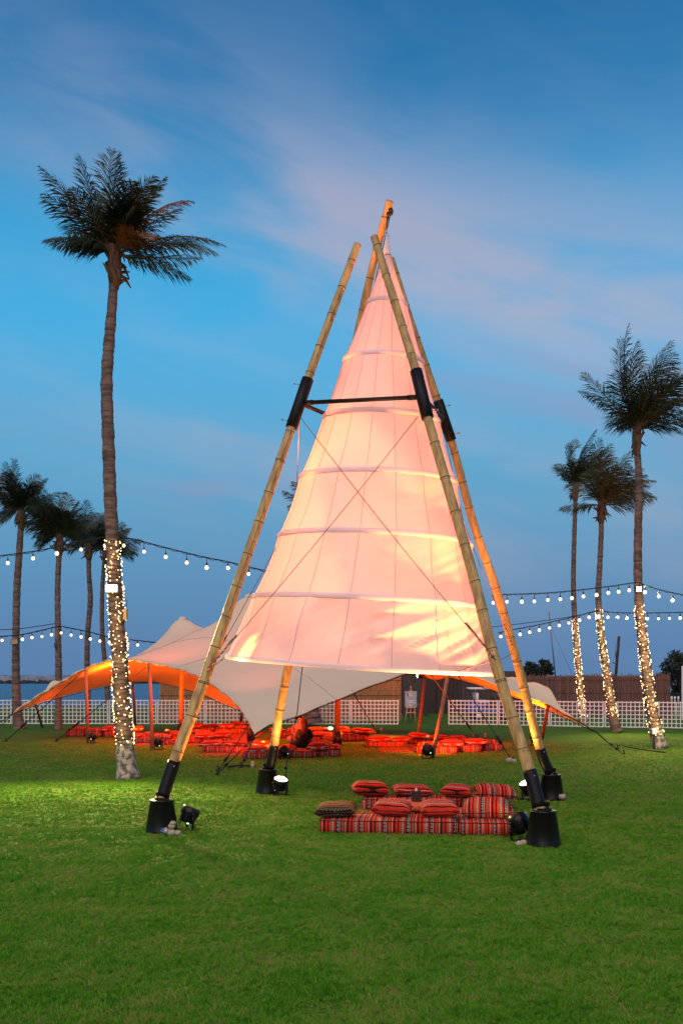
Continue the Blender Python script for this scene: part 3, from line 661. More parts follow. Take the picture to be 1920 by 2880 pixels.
# floor floodlights that wash the cone
TOP = tuple(POLE['bl'][-5]); TOP2 = tuple(POLE['fl'][-12])
par_can(G(533, 2335), (.1, 14.5, 5.5), 'black floodlight seen from the side at the front left ballast tub', 650, WARM, .20, 95, beam=(TOP, 20000, 11))
par_can(G(788, 2238), (.1, 15.3, 5.5), 'brightest glowing floodlight in front of the rear left ballast tub', 750, WARM, .20, 95, beam=(TOP2, 2500, 26))
par_can(G(1460, 2366), (1.35, 13.9, 2.6), 'black floodlight seen from behind beside the nearest right ballast tub', 2800, WARM, .21, 84, beam=(TOP, 2500, 15))
par_can(G(1484, 2252), (1.0, 15.2, 5.2), 'glowing floodlight between the two right bamboo legs', 1350, WARM, .21, 95, beam=(TOP2, 2500, 26))
# ------------------------------------------------------------------ stretch tent
tent = thing('stretch_tent', 'wide beige stretch tent with orange lit underside behind the bamboo cone', 'stretch tent', (-2.5, 31, 0))
Lc, Fc, Rc, Bc = P(38, 2005, 33), P(719, 2064, 23.3), P(1672, 2055, 28.0), P(700, 2004, 40)
eLF = [Lc, P(120, 1950, 32.4), P(243, 1880, 31.4), P(330, 1856, 30), P(420, 1863, 28.6), P(540, 1893, 26.8), P(640, 1955, 25.2), P(690, 2010, 24.1), Fc]
eFR = [Fc, P(760, 2040, 23.4), P(855, 2008, 23.7), P(1000, 1948, 24.3), P(1140, 1898, 24.9), P(1258, 1889, 25.4), P(1300, 1894, 25.7), P(1410, 1935, 26.5), P(1533, 1981, 27.3), P(1605, 2018, 27.7), Rc]
eLB = [Lc, P(130, 1972, 34.6), P(245, 1942, 37), P(340, 1924, 38.5), P(440, 1919, 39.5), P(560, 1950, 40), P(640, 1984, 40), Bc]
eBR = [Bc, P(800, 1950, 39.6), P(950, 1895, 38.6), P(1100, 1870, 37.5), P(1290, 1912, 35.5), P(1400, 1946, 33), P(1500, 1980, 31), P(1580, 2014, 29.5), Rc]
NS = 64
A1 = np.array(catmull(eLF, NS+1)); A2 = np.array(catmull(eBR, NS+1)); A3 = np.array(catmull(eLB, NS+1)); A4 = np.array(catmull(eFR, NS+1))
S = np.linspace(0, 1, NS+1)
Gd = np.zeros((NS+1, NS+1, 3))                      # Gd[s, t]: s along L->F / B->R, t along L->B / F->R
for i, s in enumerate(S):
    for j, t_ in enumerate(S):
        Gd[i, j] = (1-t_)*A1[i]+t_*A2[i]+(1-s)*A3[j]+s*A4[j]-((1-s)*(1-t_)*A1[0]+s*(1-t_)*A1[-1]+(1-s)*t_*A2[0]+s*t_*A2[-1])
peaks = [(P(513, 1736, 35), .36), (P(700, 1672, 32), .36), (P(948, 1672, 30), .36), (P(1553, 1926, 29.8), .32), (P(88, 1930, 35.2), .3), (P(150, 1908, 34.4), .3), (P(1500, 1912, 29.9), .3), (P(1440, 1897, 29.9), .3), (P(1380, 1885, 29.8), .3)]
fix = np.zeros((NS+1, NS+1), bool); fix[0] = fix[-1] = True; fix[:, 0] = fix[:, -1] = True
for p, rad in peaks:
    dd = np.hypot(Gd[:, :, 0]-p.x, Gd[:, :, 1]-p.y); m = dd < rad; m |= dd == dd.min(); inner = m & ~((np.arange(NS+1)[:, None] == 0) | (np.arange(NS+1)[None] == NS))
    Gd[:, :, 2][inner] = p.z - .45*np.minimum(dd[inner], .3); fix |= inner
Z = Gd[:, :, 2]
for _ in range(6000):
    Zn = Z.copy(); Zn[1:-1, 1:-1] = .25*(Z[2:, 1:-1]+Z[:-2, 1:-1]+Z[1:-1, 2:]+Z[1:-1, :-2]); Z = np.where(fix, Z, Zn)
Gd[:, :, 2] = Z
# creases that run from the peaks and the tied corners
for (q, n_, a_, l_) in [(p, 13, .035, .9) for p, r_ in peaks[:3]]+[(Lc, 46, .05, 1.4), (Fc, 46, .06, 1.6), (Rc, 46, .05, 1.4), (Bc, 40, .05, 1.5)]:
    dx = Gd[:, :, 0]-q.x; dy = Gd[:, :, 1]-q.y; dd = np.hypot(dx, dy); an = np.arctan2(dy, dx)
    w_ = np.sin(an*n_)*np.sin(an*n_*.37+1)*np.minimum(dd/.35, 1)*np.exp(-dd/l_)*a_; w_[[0, -1]] = 0; w_[:, [0, -1]] = 0; Gd[:, :, 2] += w_
# scalloped rim: pull the edge in and down a little between the ties
for i in range(NS+1):
    k = abs(math.sin(math.pi*i/NS*16))
    Gd[i, 0, 2] += .03*k; Gd[i, 0, 1] -= .05*k
    k2 = abs(math.sin(math.pi*i/NS*9)); Gd[-1, i, 2] += .03*k2
b = MB(); vs = [tuple(Gd[i, j]) for i in range(NS+1) for j in range(NS+1)]; fs = []
for i in range(NS):
    for j in range(NS): a = i*(NS+1)+j; fs.append((a, a+NS+1, a+NS+2, a+1))
b.add(vs, fs); canopy = b.build('canopy', M_['tent_cloth'], tent, world_pos=True)
ms = canopy.modifiers.new('smooth', 'SUBSURF'); ms.levels = 1; ms.render_levels = 1
for e, nm in ((Gd[:, 0], 'edge_rope'), (Gd[-1, :], 'edge_rope'), (Gd[:, -1], 'edge_rope'), (Gd[0, :], 'edge_rope')):
    b = MB(); b.tube([Vector(p)-Vector((0, 0, .035)) for p in e], .011, 5); b.build(nm, M_['rope'], tent, world_pos=True)
# rolled lip along the front left arch
b = MB(); pts = [Vector(p) for p in Gd[:, 0]]
b.tube(catmull([p+Vector((0, .02, -.02)) for p in pts], 260), [.022+.020*abs(math.sin(math.pi*i/259*30)) for i in range(260)], 8); b.build('scalloped_hem', M_['tent_cloth'], tent, world_pos=True)
for s in (13, 27, 41):
    b = MB(); b.tube([Vector(Gd[i, s])+Vector((0, 0, .006)) for i in range(0, NS+1)], .008, 4); b.build('canopy_seam', M_['tent_seam'], tent, world_pos=True)
for s in (24, 40):
    b = MB(); b.tube([Vector(Gd[s, i])+Vector((0, 0, .006)) for i in range(0, NS+1)], .008, 4); b.build('canopy_seam', M_['tent_seam'], tent, world_pos=True)
for p, rad in peaks[:3]:
    b = MB(); b.ball(p+Vector((0, 0, -.09)), .15, 14, 10, (1, 1, .75)); b.build('peak_cap', M_['tent_cloth'], tent, world_pos=True)
def canopy_z(x, y):
    dd = np.hypot(Gd[:, :, 0]-x, Gd[:, :, 1]-y); i, j = np.unravel_index(dd.argmin(), dd.shape); return float(Gd[i, j, 2])
def tent_pole(base, top, r=.045, boot=0):
    b = MB(); base = Vector(base); top = Vector(top)
    b.tube([base, base.lerp(top, .5)+Vector((.01, 0, 0)), top], [r, r*.95, r*.85], 12); p = b.build('tent_pole', M_['wood_pole'], tent, world_pos=True)
    if boot:
        b = MB(); d = (top-base).normalized(); b.tube([base+d*.01, base+d*boot], r*1.75, 12); b.build('boot', M_['black_plastic'], p, world_pos=True)
    b = MB(); b.ball(top, r*1.25, 8, 6); b.build('pole_cap', M_['wood_pole'], p, world_pos=True)
tent_pole(G(247, 2090), P(241, 1884, 31.4), .055); tent_pole(G(428, 2111), P(420, 1873, 28.6), .055)
tent_pole(G(118, 2044), P(97, 1972, 36.5), .05)
tent_pole(G(381, 2047), P(372, 1912, 38.8), .055)
for px, pk, rr in ((508, peaks[0][0], .075), (706, peaks[1][0], .075), (948, peaks[2][0], .08)):
    base = P(px, HOR, pk.y-.1); base.z = 0; tent_pole(base, pk+Vector((0, 0, -.1)), rr, .42)
tent_pole(P(676, 2035, 40.5)*1.0, P(682, 1990, 39.7), .06)
tent_pole(P(1175, 2072, 34.5)+Vector((0, 0, 0)), P(1196, 1888, 36.4), .055)
tent_pole(G(1216, 2134), P(1259, 1898, 25.4), .055)
tent_pole(G(1519, 2096), P(1541, 1985, 29.0), .055)
def guy(top, bot, extra=None, stones=False):
    top = Vector(top); bot = Vector(bot); b = MB(); d = bot-top
    b.tube([top, top+d*.5-Vector((0, 0, .015)), bot], .013, 5); r_ = b.build('guy_rope', M_['rope'], tent, world_pos=True)
    b = MB(); b.tube([top+d*.72, top+d*.80], [.03, .035], 6); b.ball(bot, .05, 8, 5, (1, 1, .7)); b.tube([bot+Vector((0, 0, .12)), bot-Vector((-.05, 0, .02))], .018, 6); b.build('ratchet', M_['black_steel'], r_, world_pos=True)
guy(P(233, 1888, 31.5), G(15, 2086)); guy(P(412, 1876, 28.7), G(157, 2086)); guy(Lc, G(-60, 2075)); guy(Lc, G(-20, 2062))
guy(Fc, G(677, 2160)); guy(Fc+Vector((.02, .05, 0)), G(608, 2180)); guy(P(705, 2030, 24.0), G(612, 2170))
guy(P(990, 1942, 24.4), G(1062, 2064)); guy(P(1208, 1893, 25.3), G(1342, 2076)); guy(P(1287, 1898, 25.6), G(1441, 2142))
guy(Rc, G(1752, 2122)); guy(Rc+Vector((-.05, .05, .02)), G(1735, 2108)); guy(P(380, 1912, 38.6), G(330, 2046))
b = MB(); q = G(677, 2160)
for a in (.2, 2.6, 3.6): b.tube([q+Vector((0, 0, .06)), q+Vector((math.cos(a)*.35, math.sin(a)*.35, .015))], .016, 5)
b.build('anchor_strap', M_['rope'], tent, world_pos=True)
b = MB(); b.tube([G(1736, 2106)+Vector((0, 0, .1)), G(1800, 2111)+Vector((0, 0, .03)), G(1870, 2119)+Vector((0, 0, .02))], .018, 5); b.build('anchor_strap', M_['rope'], tent, world_pos=True)
# tent uplights
par_can(G(261, 2091), (-5.0, 33.5, 2.8), 'black floodlight at the foot of the leftmost tent pole', 5600, TENT, .2, 120, lit=False)
par_can(G(445, 2109), (-4.6, 30.5, 3.0), 'black floodlight on the grass right of the second tent pole', 6200, TENT, .2, 120, lit=False)
par_can(G(799, 2136), (-3.4, 29.5, 3.4), 'black floodlight behind the rear left bamboo shoe', 3400, TENT, .2, 100, lit=False)
par_can(G(1202, 2135), (2.6, 29.5, 3.0), 'black floodlight at the foot of the front tent pole beside the right cushion ring', 3200, TENT, .22, 120, lit=False)
par_can(G(1503, 2097), (5.0, 31, 2.2), 'black floodlight behind the right bamboo shoe', 1600, TENT, .22, 120, lit=False)
# ------------------------------------------------------------------ palms
def palm_trunk(px, d, flare=1.0, rng=None, m=None):
    pts = []; rad = []
    for x, y, w in px: pts.append(P(x, y, d)); rad.append(w/2*d/F_PX)
    n = 170; c = catmull([(x, y, 0) for x, y, w in px], n); ws = [w for x, y, w in px]
    out = []; rr = []
    ys = [y for x, y, w in px]
    for q in c:
        out.append(P(q.x, q.y, d)); rr.append(float(np.interp(-q.y, [-k for k in ys], ws))/2*d/F_PX)
    ph = 0
    for i in range(n):
        ph += rng.uniform(.5, 1.2); rr[i] *= 1 + .045*math.sin(ph) + rng.uniform(-.025, .025)
    return out, rr
def frond(b, br, org, d0, L, droop, wind, rng, leaf=.5, n=64, sag=.55, wid=.034, side=None):
    """one feather leaf: rachis into br, leaflets into b"""
    p = Vector(org); d = Vector(d0).normalized(); step = L/n; pts = [p.copy()]; dirs = [d.copy()]
    for i in range(n):
        t = i/n; d = (d + Vector((0, 0, -1))*droop*(.3+1.4*t)/n + Vector(wind)*(.3+1.4*t)/n).normalized(); p = p+d*step; pts.append(p.copy()); dirs.append(d.copy())
    br.tube(pts, [max(.004, .026*(1-.9*i/n)*L/2.0) for i in range(n+1)], 5)
    if side is None: side = Vector((rng.gauss(0, 1), rng.gauss(0, 1), rng.gauss(0, .3)))
    for i in range(5, n+1):
        t = i/n; d = dirs[i]; s = d.cross(Vector((0, 0, 1)))
        if s.length < .25: s = d.cross(Vector(side))
        s = (s.normalized()*.75 + Vector(side).normalized()*.65); s = (s-d*s.dot(d)).normalized()
        ll = leaf*1.0*(math.sin(math.pi*min(1, .16+t*.80))**.8)*rng.uniform(.82, 1.1)
        for sg in (-1, 1):
            if rng.random() < .06: continue
            a = R(rng.uniform(46, 62)-24*t); v = (d*math.cos(a)+s*sg*math.sin(a)+Vector((0, 0, rng.uniform(-.22, .12)))+Vector(wind)*.12).normalized()
            wv = d*wid*.5*rng.uniform(.7, 1.2)*(1.0 if t < .8 else .8); q = pts[i]
            m1 = q+v*ll*.55+Vector((0, 0, -sag*ll*.10)); v2 = (v+Vector((0, 0, -sag*rng.uniform(.4, 1.5)))+Vector(wind)*.15).normalized(); e = m1+v2*ll*.45
            b.add([q-wv*.6, q+wv*.6, m1+wv*.9, m1-wv*.9, e], [(0, 1, 2, 3), (3, 2, 4)])
def palm(name, label, trunk_px, d, fronds, seed, m_leaf='frond', wind=(0, 0, 0), base_m=False, husk=1.0, leaf=.5, group='coconut palms on the lawn', base_z=True, dry=()):
    """fronds: list of (angle in the picture plane deg, length px, depth lean, droop)"""
    rng = random.Random(seed); out, rr = palm_trunk(trunk_px, d, rng=rng)
    g = out[0].copy(); t = thing(name, label, 'palm tree', g, 0, group)
    b = MB(); b.tube(out, rr, 14); tr = b.build('trunk', M_['palm_bark'], t, world_pos=True)
    # leaf-scar rings standing proud of the bark
    b = MB(); i = 6
    while i < len(out)-2:
        tw = (out[i+1]-out[i]).normalized(); r = rr[i]
        b.tube([out[i]-tw*.02, out[i], out[i]+tw*.025], [r*1.0, r*1.055, r*.99], 14, cap=False); i += rng.choice((2, 2, 3))
    tag(b.build('leaf_scar', M_['palm_bark'], tr, world_pos=True), kind='stuff')
    if base_m:
        b = MB(); k = 14
        b.tube([out[i] for i in range(k)], [rr[i]*1.03+.01*rng.random() for i in range(k)], 16); b.build('root_flare', M_['palm_base'], t, world_pos=True)
    c = out[-1]; sc = d/F_PX
    cr = rr[-1]
    b = MB()
    for k in range(int(12*husk)):
        a = rng.uniform(0, 2*math.pi); zz = rng.uniform(-.35, .25); o_ = Vector((math.cos(a), math.sin(a), 0)); q = c+Vector((0, 0, zz))+o_*cr*.8
        b.tube([q, q+o_*rng.uniform(.05, .16)+Vector((0, 0, rng.uniform(.05, .2))), q+o_*rng.uniform(.12, .32)+Vector((0, 0, rng.uniform(-.2, .3)))], [.05, .045, .012], 5)
    b.lathe([(cr*.9, -.45), (cr*1.45, -.2), (cr*1.6, .05), (cr*1.1, .4), (cr*.5, .7)], 12, Matrix.Translation(c)); b.build('husk', M_['husk'], t, world_pos=True)
    extra = [(a_+rng.uniform(-14, 14), l_*rng.uniform(.7, .95), rng.choice((-1, 1))*rng.uniform(.3, .9), q_+rng.uniform(-.1, .35)) for a_, l_, e_, q_ in fronds[:int(len(fronds)*.45)]] if len(fronds) > 10 else []
    for j, fr in enumerate(list(fronds)+extra):
        ang, Lp, lean, dr = fr; Lp *= 1.14 if 85 <= ang <= 145 else (.72 if ang > 150 else 1.0); a = R(ang); dv = Vector((math.cos(a), lean, math.sin(a))).normalized()
        b = MB(); br = MB(); frond(b, br, c+Vector((0, 0, .25))+dv*.12, dv, Lp*(.78 if len(fronds) > 22 else .80)*sc*math.hypot(1, lean*.6), dr, wind, rng, leaf=leaf, side=(rng.gauss(0, .5), 1.0*rng.choice((-1, 1)), rng.gauss(0, .5)) if abs(lean) > .5 else (math.sin(a), rng.gauss(0, .35), -math.cos(a)))
        f = b.build('frond', M_['frond_dry'] if j in dry else M_[m_leaf], t, world_pos=True, smooth=False)
        br.build('stalk', M_['rachis'], f, world_pos=True)
    return t, out, rr
big_f = [(128, 300, -.2, .55), (112, 290, -.1, .3), (98, 330, .1, .05), (88, 260, -.4, .1), (140, 230, -.6, .5), (150, 270, .2, .75), (75, 300, .2, .25), (62, 300, -.1, .3), (52, 290, .3, .3), (70, 220, -.8, .2),
         (45, 330, -.35, .95), (32, 390, .3, .85), (12, 300, -.2, .5), (158, 170, -.4, .9), (4, 250, .5, .6), (120, 200, -1.0, .7), (60, 180, -1.0, .7), (105, 230, .8, .3), (30, 200, -.9, 1.2), (150, 170, -1.0, 1.1), (85, 200, 1.0, .6), (-12, 300, -.3, -.1), (24, 350, .2, .85)]
tA, oA, rA = palm('palm_tree', 'tallest palm at left wrapped in fairy lights with a bright lamp', [(360, 2190, 66), (356, 2150, 54), (352, 2100, 48), (345, 2000, 45), (338, 1880, 44), (326, 1700, 42), (318, 1560, 38), (310, 1400, 36), (305, 1250, 35), (300, 1080, 34), (307, 960, 31), (316, 850, 27), (322, 750, 26)], gd(2190), big_f, 11, wind=(.25, 0, 0), base_m=True, leaf=.62, dry=(10, 18))
r3 = [(110, 300, -.2, .15), (95, 270, .3, .05), (82, 310, -.1, .2), (70, 300, .2, .35), (58, 310, -.3, .5), (46, 320, .2, .6), (128, 240, .2, .7), (142, 210, -.2, .95), (120, 270, -.5, .5), (38, 280, -.5, .8), (25, 250, .4, .5), (12, 240, -.1, .3), (88, 220, -.9, .3), (65, 230, -.9, .4), (105, 200, -1, .6), (78, 240, .9, .3), (155, 140, -.5, 1.2), (30, 260, .1, .9), (52, 200, -1, .9)]
tB, oB, rB = palm('palm_tree', 'tallest palm at right with lights wound round its lower trunk', [(1858, 2106, 44), (1845, 2060, 36), (1830, 1985, 32), (1812, 1850, 28), (1798, 1720, 25), (1793, 1600, 24), (1794, 1480, 22), (1797, 1380, 20), (1793, 1290, 18), (1790, 1235, 18)], gd(2106), r3, 21, wind=(.55, 0, .1), base_m=True, leaf=.75)
r1 = [(100, 150, .2, .1), (85, 170, -.2, .1), (70, 165, .2, .4), (55, 160, -.3, .7), (112, 120, -.2, .4), (40, 150, .2, .9), (92, 130, -.8, .3), (75, 140, -.8, .6), (120, 90, .3, .9), (60, 120, .8, .8), (25, 120, -.2, .9), (135, 70, -.4, 1.2)]
tC, oC, rC = palm('palm_tree', 'thin dark palm behind the lattice at right, lit below', [(1645, 2040, 20), (1637, 1990, 18), (1628, 1900, 17), (1618, 1780, 15), (1612, 1650, 14), (1614, 1520, 13), (1617, 1430, 12), (1617, 1385, 12)], 44.5, r1, 31, wind=(.6, 0, 0), leaf=.75)
r2 = [(178, 185, -.1, .35), (105, 190, -.3, .6), (90, 200, .2, .5), (75, 210, -.2, .6), (60, 210, .2, .8), (45, 190, -.2, .9), (120, 150, -.4, .9), (30, 190, .2, .8), (80, 160, -.9, .6), (60, 170, -.9, .8), (100, 150, -1, .9), (18, 170, -.3, .5), (40, 160, -.8, 1.1), (130, 120, -.5, 1.2), (70, 160, .9, .7), (6, 150, .3, -.2), (52, 190, .1, 1.1)]
tD, oD, rD = palm('palm_tree', 'olive crowned palm between the two other lit palms at right', [(1735, 2062, 32), (1722, 2010, 26), (1706, 1900, 21), (1690, 1790, 18), (1682, 1680, 17), (1686, 1590, 15), (1690, 1500, 14), (1690, 1440, 15)], gd(2062), r2, 41, m_leaf='frond_olive', wind=(.45, 0, 0), base_m=False, leaf=.75, husk=1.8)
lf = [(100, 150, -.2, .2), (120, 140, .2, .4), (80, 140, .2, .2), (60, 140, -.2, .4), (42, 160, .2, .6), (28, 150, -.2, .8), (140, 120, -.3, .8), (160, 110, .2, 1.0), (15, 120, .3, .9), (95, 120, -.9, .4), (70, 120, -.9, .6), (110, 110, -1, .7), (130, 110, -.7, .9), (50, 130, -.8, 1.0), (178, 90, -.2, 1.0), (85, 120, .9, .4), (35, 110, .7, 1.1)]
palm('palm_tree', 'leftmost palm with a rust coloured frond and a square lamp on its trunk', [(55, 2052, 34), (48, 2000, 26), (45, 1900, 22), (45, 1780, 20), (48, 1650, 20), (55, 1540, 18), (60, 1460, 16)], 40.0, lf, 51, wind=(.3, 0, 0), leaf=.75, dry=(1, 6))
palm('palm_tree', 'second palm from the left with a hooded lamp on its trunk', [(164, 2054, 24), (164, 1990, 19), (165, 1900, 19), (163, 1780, 17), (162, 1660, 16), (165, 1580, 15), (168, 1530, 15)], 39.0, [(a+6, l*.92, e, q) for a, l, e, q in lf], 61, wind=(.15, 0, 0), leaf=.75, husk=1.7)
palm('palm_tree', 'third palm from the left with a wavy thin trunk', [(248, 2030, 18), (245, 1900, 16), (246, 1790, 15), (254, 1690, 15), (250, 1610, 13), (250, 1550, 14)], 46.0, [(a-5, l*.85, e, q) for a, l, e, q in lf], 71, wind=(.2, 0, 0), leaf=.8)
palm('palm_tree', 'thin palm directly behind the tallest left palm', [(305, 2010, 16), (298, 1900, 14), (288, 1780, 13), (287, 1680, 12), (291, 1600, 11), (296, 1560, 11)], 50.0, [(a-12, l*.75, e, q) for a, l, e, q in lf], 81, wind=(.3, 0, 0), leaf=.85)
palm('palm_tree', 'palm with a thick dark trunk foot hidden behind the cone', [(872, 2036, 70), (868, 2000, 58), (868, 1940, 40), (880, 1800, 26), (890, 1600, 22), (890, 1450, 20)], 42.5, [(172, 120, -.1, .1), (148, 125, .1, .1), (125, 110, .2, .3), (100, 120, -.2, .3), (70, 120, .2, .4), (50, 120, -.2, .7), (30, 120, .2, .8), (10, 100, 0, .9), (90, 100, -.9, .5)], 91, leaf=.6)
# fairy lights wound on four trunks
def fairy(out, rr, y0, y1, turns, n, label, d, size, seed, power):
    rng = random.Random(seed)
    idx = [i for i in range(len(out)) if y1 <= HOR-(out[i].z-EYE)*F_PX/d <= y0]; i0, i1 = idx[0], idx[-1]
    t = thing('fairy_lights', label, 'fairy lights', out[i0], 0, 'fairy lights wound on palm trunks')
    def at(f, a, off):
        k = i0+f*(i1-i0); i = min(int(k), i1-1); q = out[i].lerp(out[i+1], k-i); r = rr[i]*1.05+off
        return q+Vector((math.cos(a)*r, math.sin(a)*r, 0))
    b = MB(); m = turns*14
    for s in (1, -1): b.tube([at(i/m, s*2*math.pi*i/14+rng.gauss(0, .12), .006) for i in range(m+1)], .0045 if d < 25 else .007, 4)
    b.build('cord', M_['rope'], t, world_pos=True)
    b = MB()
    for i in range(n):
        f = (i+rng.random())/n; b.ball(at(f, rng.uniform(0, 2*math.pi), .018), size*rng.uniform(.7, 1.15), 5, 4)
    o = b.build('led', M_['led'], t, world_pos=True); o['kind'] = 'stuff'
    nl = 6
    for k in range(nl):                     # the light the small lamps give, gathered along the trunk
        ld = bpy.data.lights.new('fairy_light_glow', 'POINT'); ld.energy = power/nl; ld.color = (1, .66, .28); ld.shadow_soft_size = .12
        lo = bpy.data.objects.new('fairy_light_glow', ld); COL.objects.link(lo); lo.parent = t; f = (k+.5)/nl; q = at(f, -math.pi/2, .28); lo.matrix_parent_inverse = PARENT_INV(t); lo.location = q
    return t
fairy(oA, rA, 2100, 1510, 22, 400, 'warm fairy lights wound round the tallest left palm trunk', gd(2190), .0105, 1, 26)
fairy(oB, rB, 2070, 1700, 15, 250, 'warm fairy lights wound round the tallest right palm trunk', gd(2106), .0115, 2, 60)
fairy(oC, rC, 2020, 1740, 15, 230, 'dense fairy lights on the thin palm behind the right lattice', 44.5, .0145, 3, 60)
fairy(oD, rD, 2020, 1710, 15, 200, 'warm fairy lights on the olive crowned palm at right', gd(2062), .013, 4, 60)
# lamps fixed to palms
def wall_flood(p, label, w, h, m, aim, power=0, color=(1, .75, .4)):
    t = thing('flood_lamp', label, 'flood lamp', p)
    b = MB(); b.bbox((0, .03, 0), (w*1.15, .06, h*1.2), .008); b.build('housing', M_['black_plastic'] if power else M_['husk'], t, smooth=False)
    b = MB(); b.box((0, -.008, 0), (w, .01, h)); b.build('lens', m, t, smooth=False)
    b = MB(); b.tube([(0, .06, 0), (0, .14, .0)], .02, 6); b.build('bracket', M_['black_steel'], t)
    if power:
        ld = bpy.data.lights.new('flood_lamp_beam', 'SPOT'); ld.energy = power; ld.color = color; ld.spot_size = R(110); ld.spot_blend = .9; ld.shadow_soft_size = .12
        lo = bpy.data.objects.new('flood_lamp_beam', ld); COL.objects.link(lo); lo.parent = t; lo.location = (0, -.05, 0); lo.rotation_euler = (R(-50), 0, aim or 0)
    t.rotation_euler = (0, 0, 0); return t
dA = gd(2190)
wall_flood(P(313, 1655, dA-.34), 'blazing white flood lamp fixed to the tallest left palm', .22, .13, M_['flood_hot'], None, 4600, (1, .74, .30))
t = thing('cable_box', 'small yellowish junction box on the right side of the tallest left palm', 'junction box', P(353, 1728, dA-.05)); b = MB(); b.bbox((0, 0, 0), (.07, .12, .22), .008); b.build('box', M_['easel'], t, smooth=False)
b = MB(); b.tube([P(342, 1672, dA-.2)-t.location, P(357, 1690, dA-.1)-t.location, P(355, 1710, dA-.05)-t.location], .006, 5); b.build('cable', M_['rope'], t)
wall_flood(P(1796, 1657, gd(2106)-.22), 'bright flood lamp on the tallest right palm just above its fairy lights', .12, .13, M_['flood_hot'], R(18), 1500, (1, .70, .20))
wall_flood(P(1680, 1735, gd(2062)-.2), 'bright flood lamp on the olive crowned palm below the festoon string', .13, .13, M_['flood_hot'], R(22), 1800, (1, .70, .20))
wall_flood(P(40, 1805, 39.6), 'unlit tan square flood lamp on the leftmost palm', .26, .18, M_['lens_tan'], None)
wall_flood(P(156, 1815, 38.8), 'small black unlit lamp on the second palm from the left', .10, .16, M_['lens_off'], None)
t = thing('socket_box', 'small white socket box at the foot of the tallest right palm', 'socket box', P(1839, 2058, gd(2106)-.30)); b = MB(); b.bbox((0, 0, 0), (.12, .08, .16), .01); b.build('box', M_['white_paint'], t, smooth=False)
b = MB(); b.tube([(0, .02, -.08), (.01, .02, -.40), (.0, -.03, -.56)], .03, 6); b.build('cable', M_['rope'], t)
# lamps that wash the right palms and the lawn (the lit bulbs at the trunks)
# ------------------------------------------------------------------ string lights
def string_lights(label, cable_px, d, bulbs, size, r_c, n=80, dfun=None):
    pts = [P(x, y, d if dfun is None else dfun(x)) for x, y in cable_px]
    t = thing('string_lights', label, 'string lights', pts[0], 0, 'festoon lights strung over the lawn')
    c = catmull(pts, n); b = MB(); b.tube(c, r_c, 5); b.tube([q+Vector((0, 0, -.02-.015*math.sin(i*1.9))) for i, q in enumerate(c)], r_c*.7, 5); b.build('cable', M_['rope'], t, world_pos=True)
    size0 = size
    for x, y in bulbs:
        size = size0*random.uniform(.86, 1.1); dd = d if dfun is None else dfun(x); p = P(x, y, dd); q = min(c, key=lambda k: abs(k.x-p.x))
        b = MB(); b.tube([Vector((p.x, q.y, q.z)), p+Vector((0, 0, size*2.2))], size*.16, 5); b.tube([p+Vector((0, 0, size*2.3)), p+Vector((0, 0, size*.9))], [size*.42, size*.5], 8); s = b.build('bulb_socket', M_['black_plastic'], t, world_pos=True)
        b = MB(); b.lathe([(.001, -size*1.15), (size*.6, -size), (size, -size*.3), (size*.95, size*.1), (size*.5, size*.8), (size*.4, size)], 10, Matrix.Translation(p)); b.build('bulb', M_['bulb'], s, world_pos=True)
string_lights('nearest festoon string at left with large warm bulbs passing the tallest palm', [(-40, 1568), (0, 1563), (110, 1548), (205, 1527), (300, 1510), (375, 1516), (405, 1524), (466, 1540), (525, 1555), (581, 1568), (641, 1580), (740, 1604), (840, 1625)], 21.2,
              [(22, 1583), (93, 1570), (160, 1556), (228, 1545), (295, 1534), (348, 1534), (405, 1551), (466, 1566), (525, 1582), (581, 1596), (641, 1597), (699, 1614)], .040, .011)
string_lights('far festoon string at left running from palm to palm', [(-30, 1793), (0, 1790), (60, 1785), (120, 1772), (165, 1762), (200, 1767), (250, 1777), (310, 1792), (420, 1805), (480, 1810)], 38.7,
              [(6, 1801), (63, 1798), (90, 1793), (118, 1790), (145, 1785), (172, 1780), (200, 1786), (228, 1791), (254, 1797), (281, 1803), (307, 1806), (360, 1811), (387, 1814)], .055, .016)
string_lights('upper festoon string at right tied to the tallest right palm', [(1380, 1674), (1415, 1672), (1530, 1668), (1620, 1660), (1720, 1648), (1790, 1638), (1812, 1645), (1860, 1660), (1920, 1673), (1960, 1680)], 28.6,
              [(1387, 1695), (1425, 1692), (1467, 1692), (1502, 1691), (1540, 1687), (1575, 1685), (1608, 1682), (1640, 1677), (1677, 1673), (1710, 1667), (1739, 1664), (1769, 1660), (1797, 1657), (1813, 1665), (1852, 1677), (1891, 1688)], .049, .011, dfun=lambda x: 28.0)
string_lights('lower festoon string at right tied to the olive crowned palm', [(1400, 1780), (1435, 1772), (1500, 1760), (1560, 1747), (1620, 1733), (1680, 1718), (1720, 1722), (1800, 1724), (1920, 1722), (1960, 1722)], 36.0,
              [(1408, 1790), (1462, 1784), (1489, 1778), (1516, 1772), (1545, 1766), (1572, 1759), (1599, 1752), (1629, 1744), (1656, 1736), (1679, 1735), (1709, 1736), (1737, 1736), (1763, 1738), (1820, 1740), (1851, 1740), (1882, 1739), (1912, 1738)], .052, .012, dfun=lambda x: 35.7)
b = MB(); b.tube(catmull([P(1380, 1764, 36.5), P(1500, 1750, 36.5), P(1620, 1732, 36.5), P(1684, 1716, 36.3)], 30), .013, 5); tag(b.build('bare_cable', M_['rope']), 'bare dark cable above the lower right festoon string', 'cable')
b = MB(); b.tube(catmull([P(-30, 1773, 39), P(60, 1768, 39), P(157, 1754, 39)], 30), .016, 5); tag(b.build('bare_cable', M_['rope']), 'bare dark cable above the far left festoon string', 'cable')
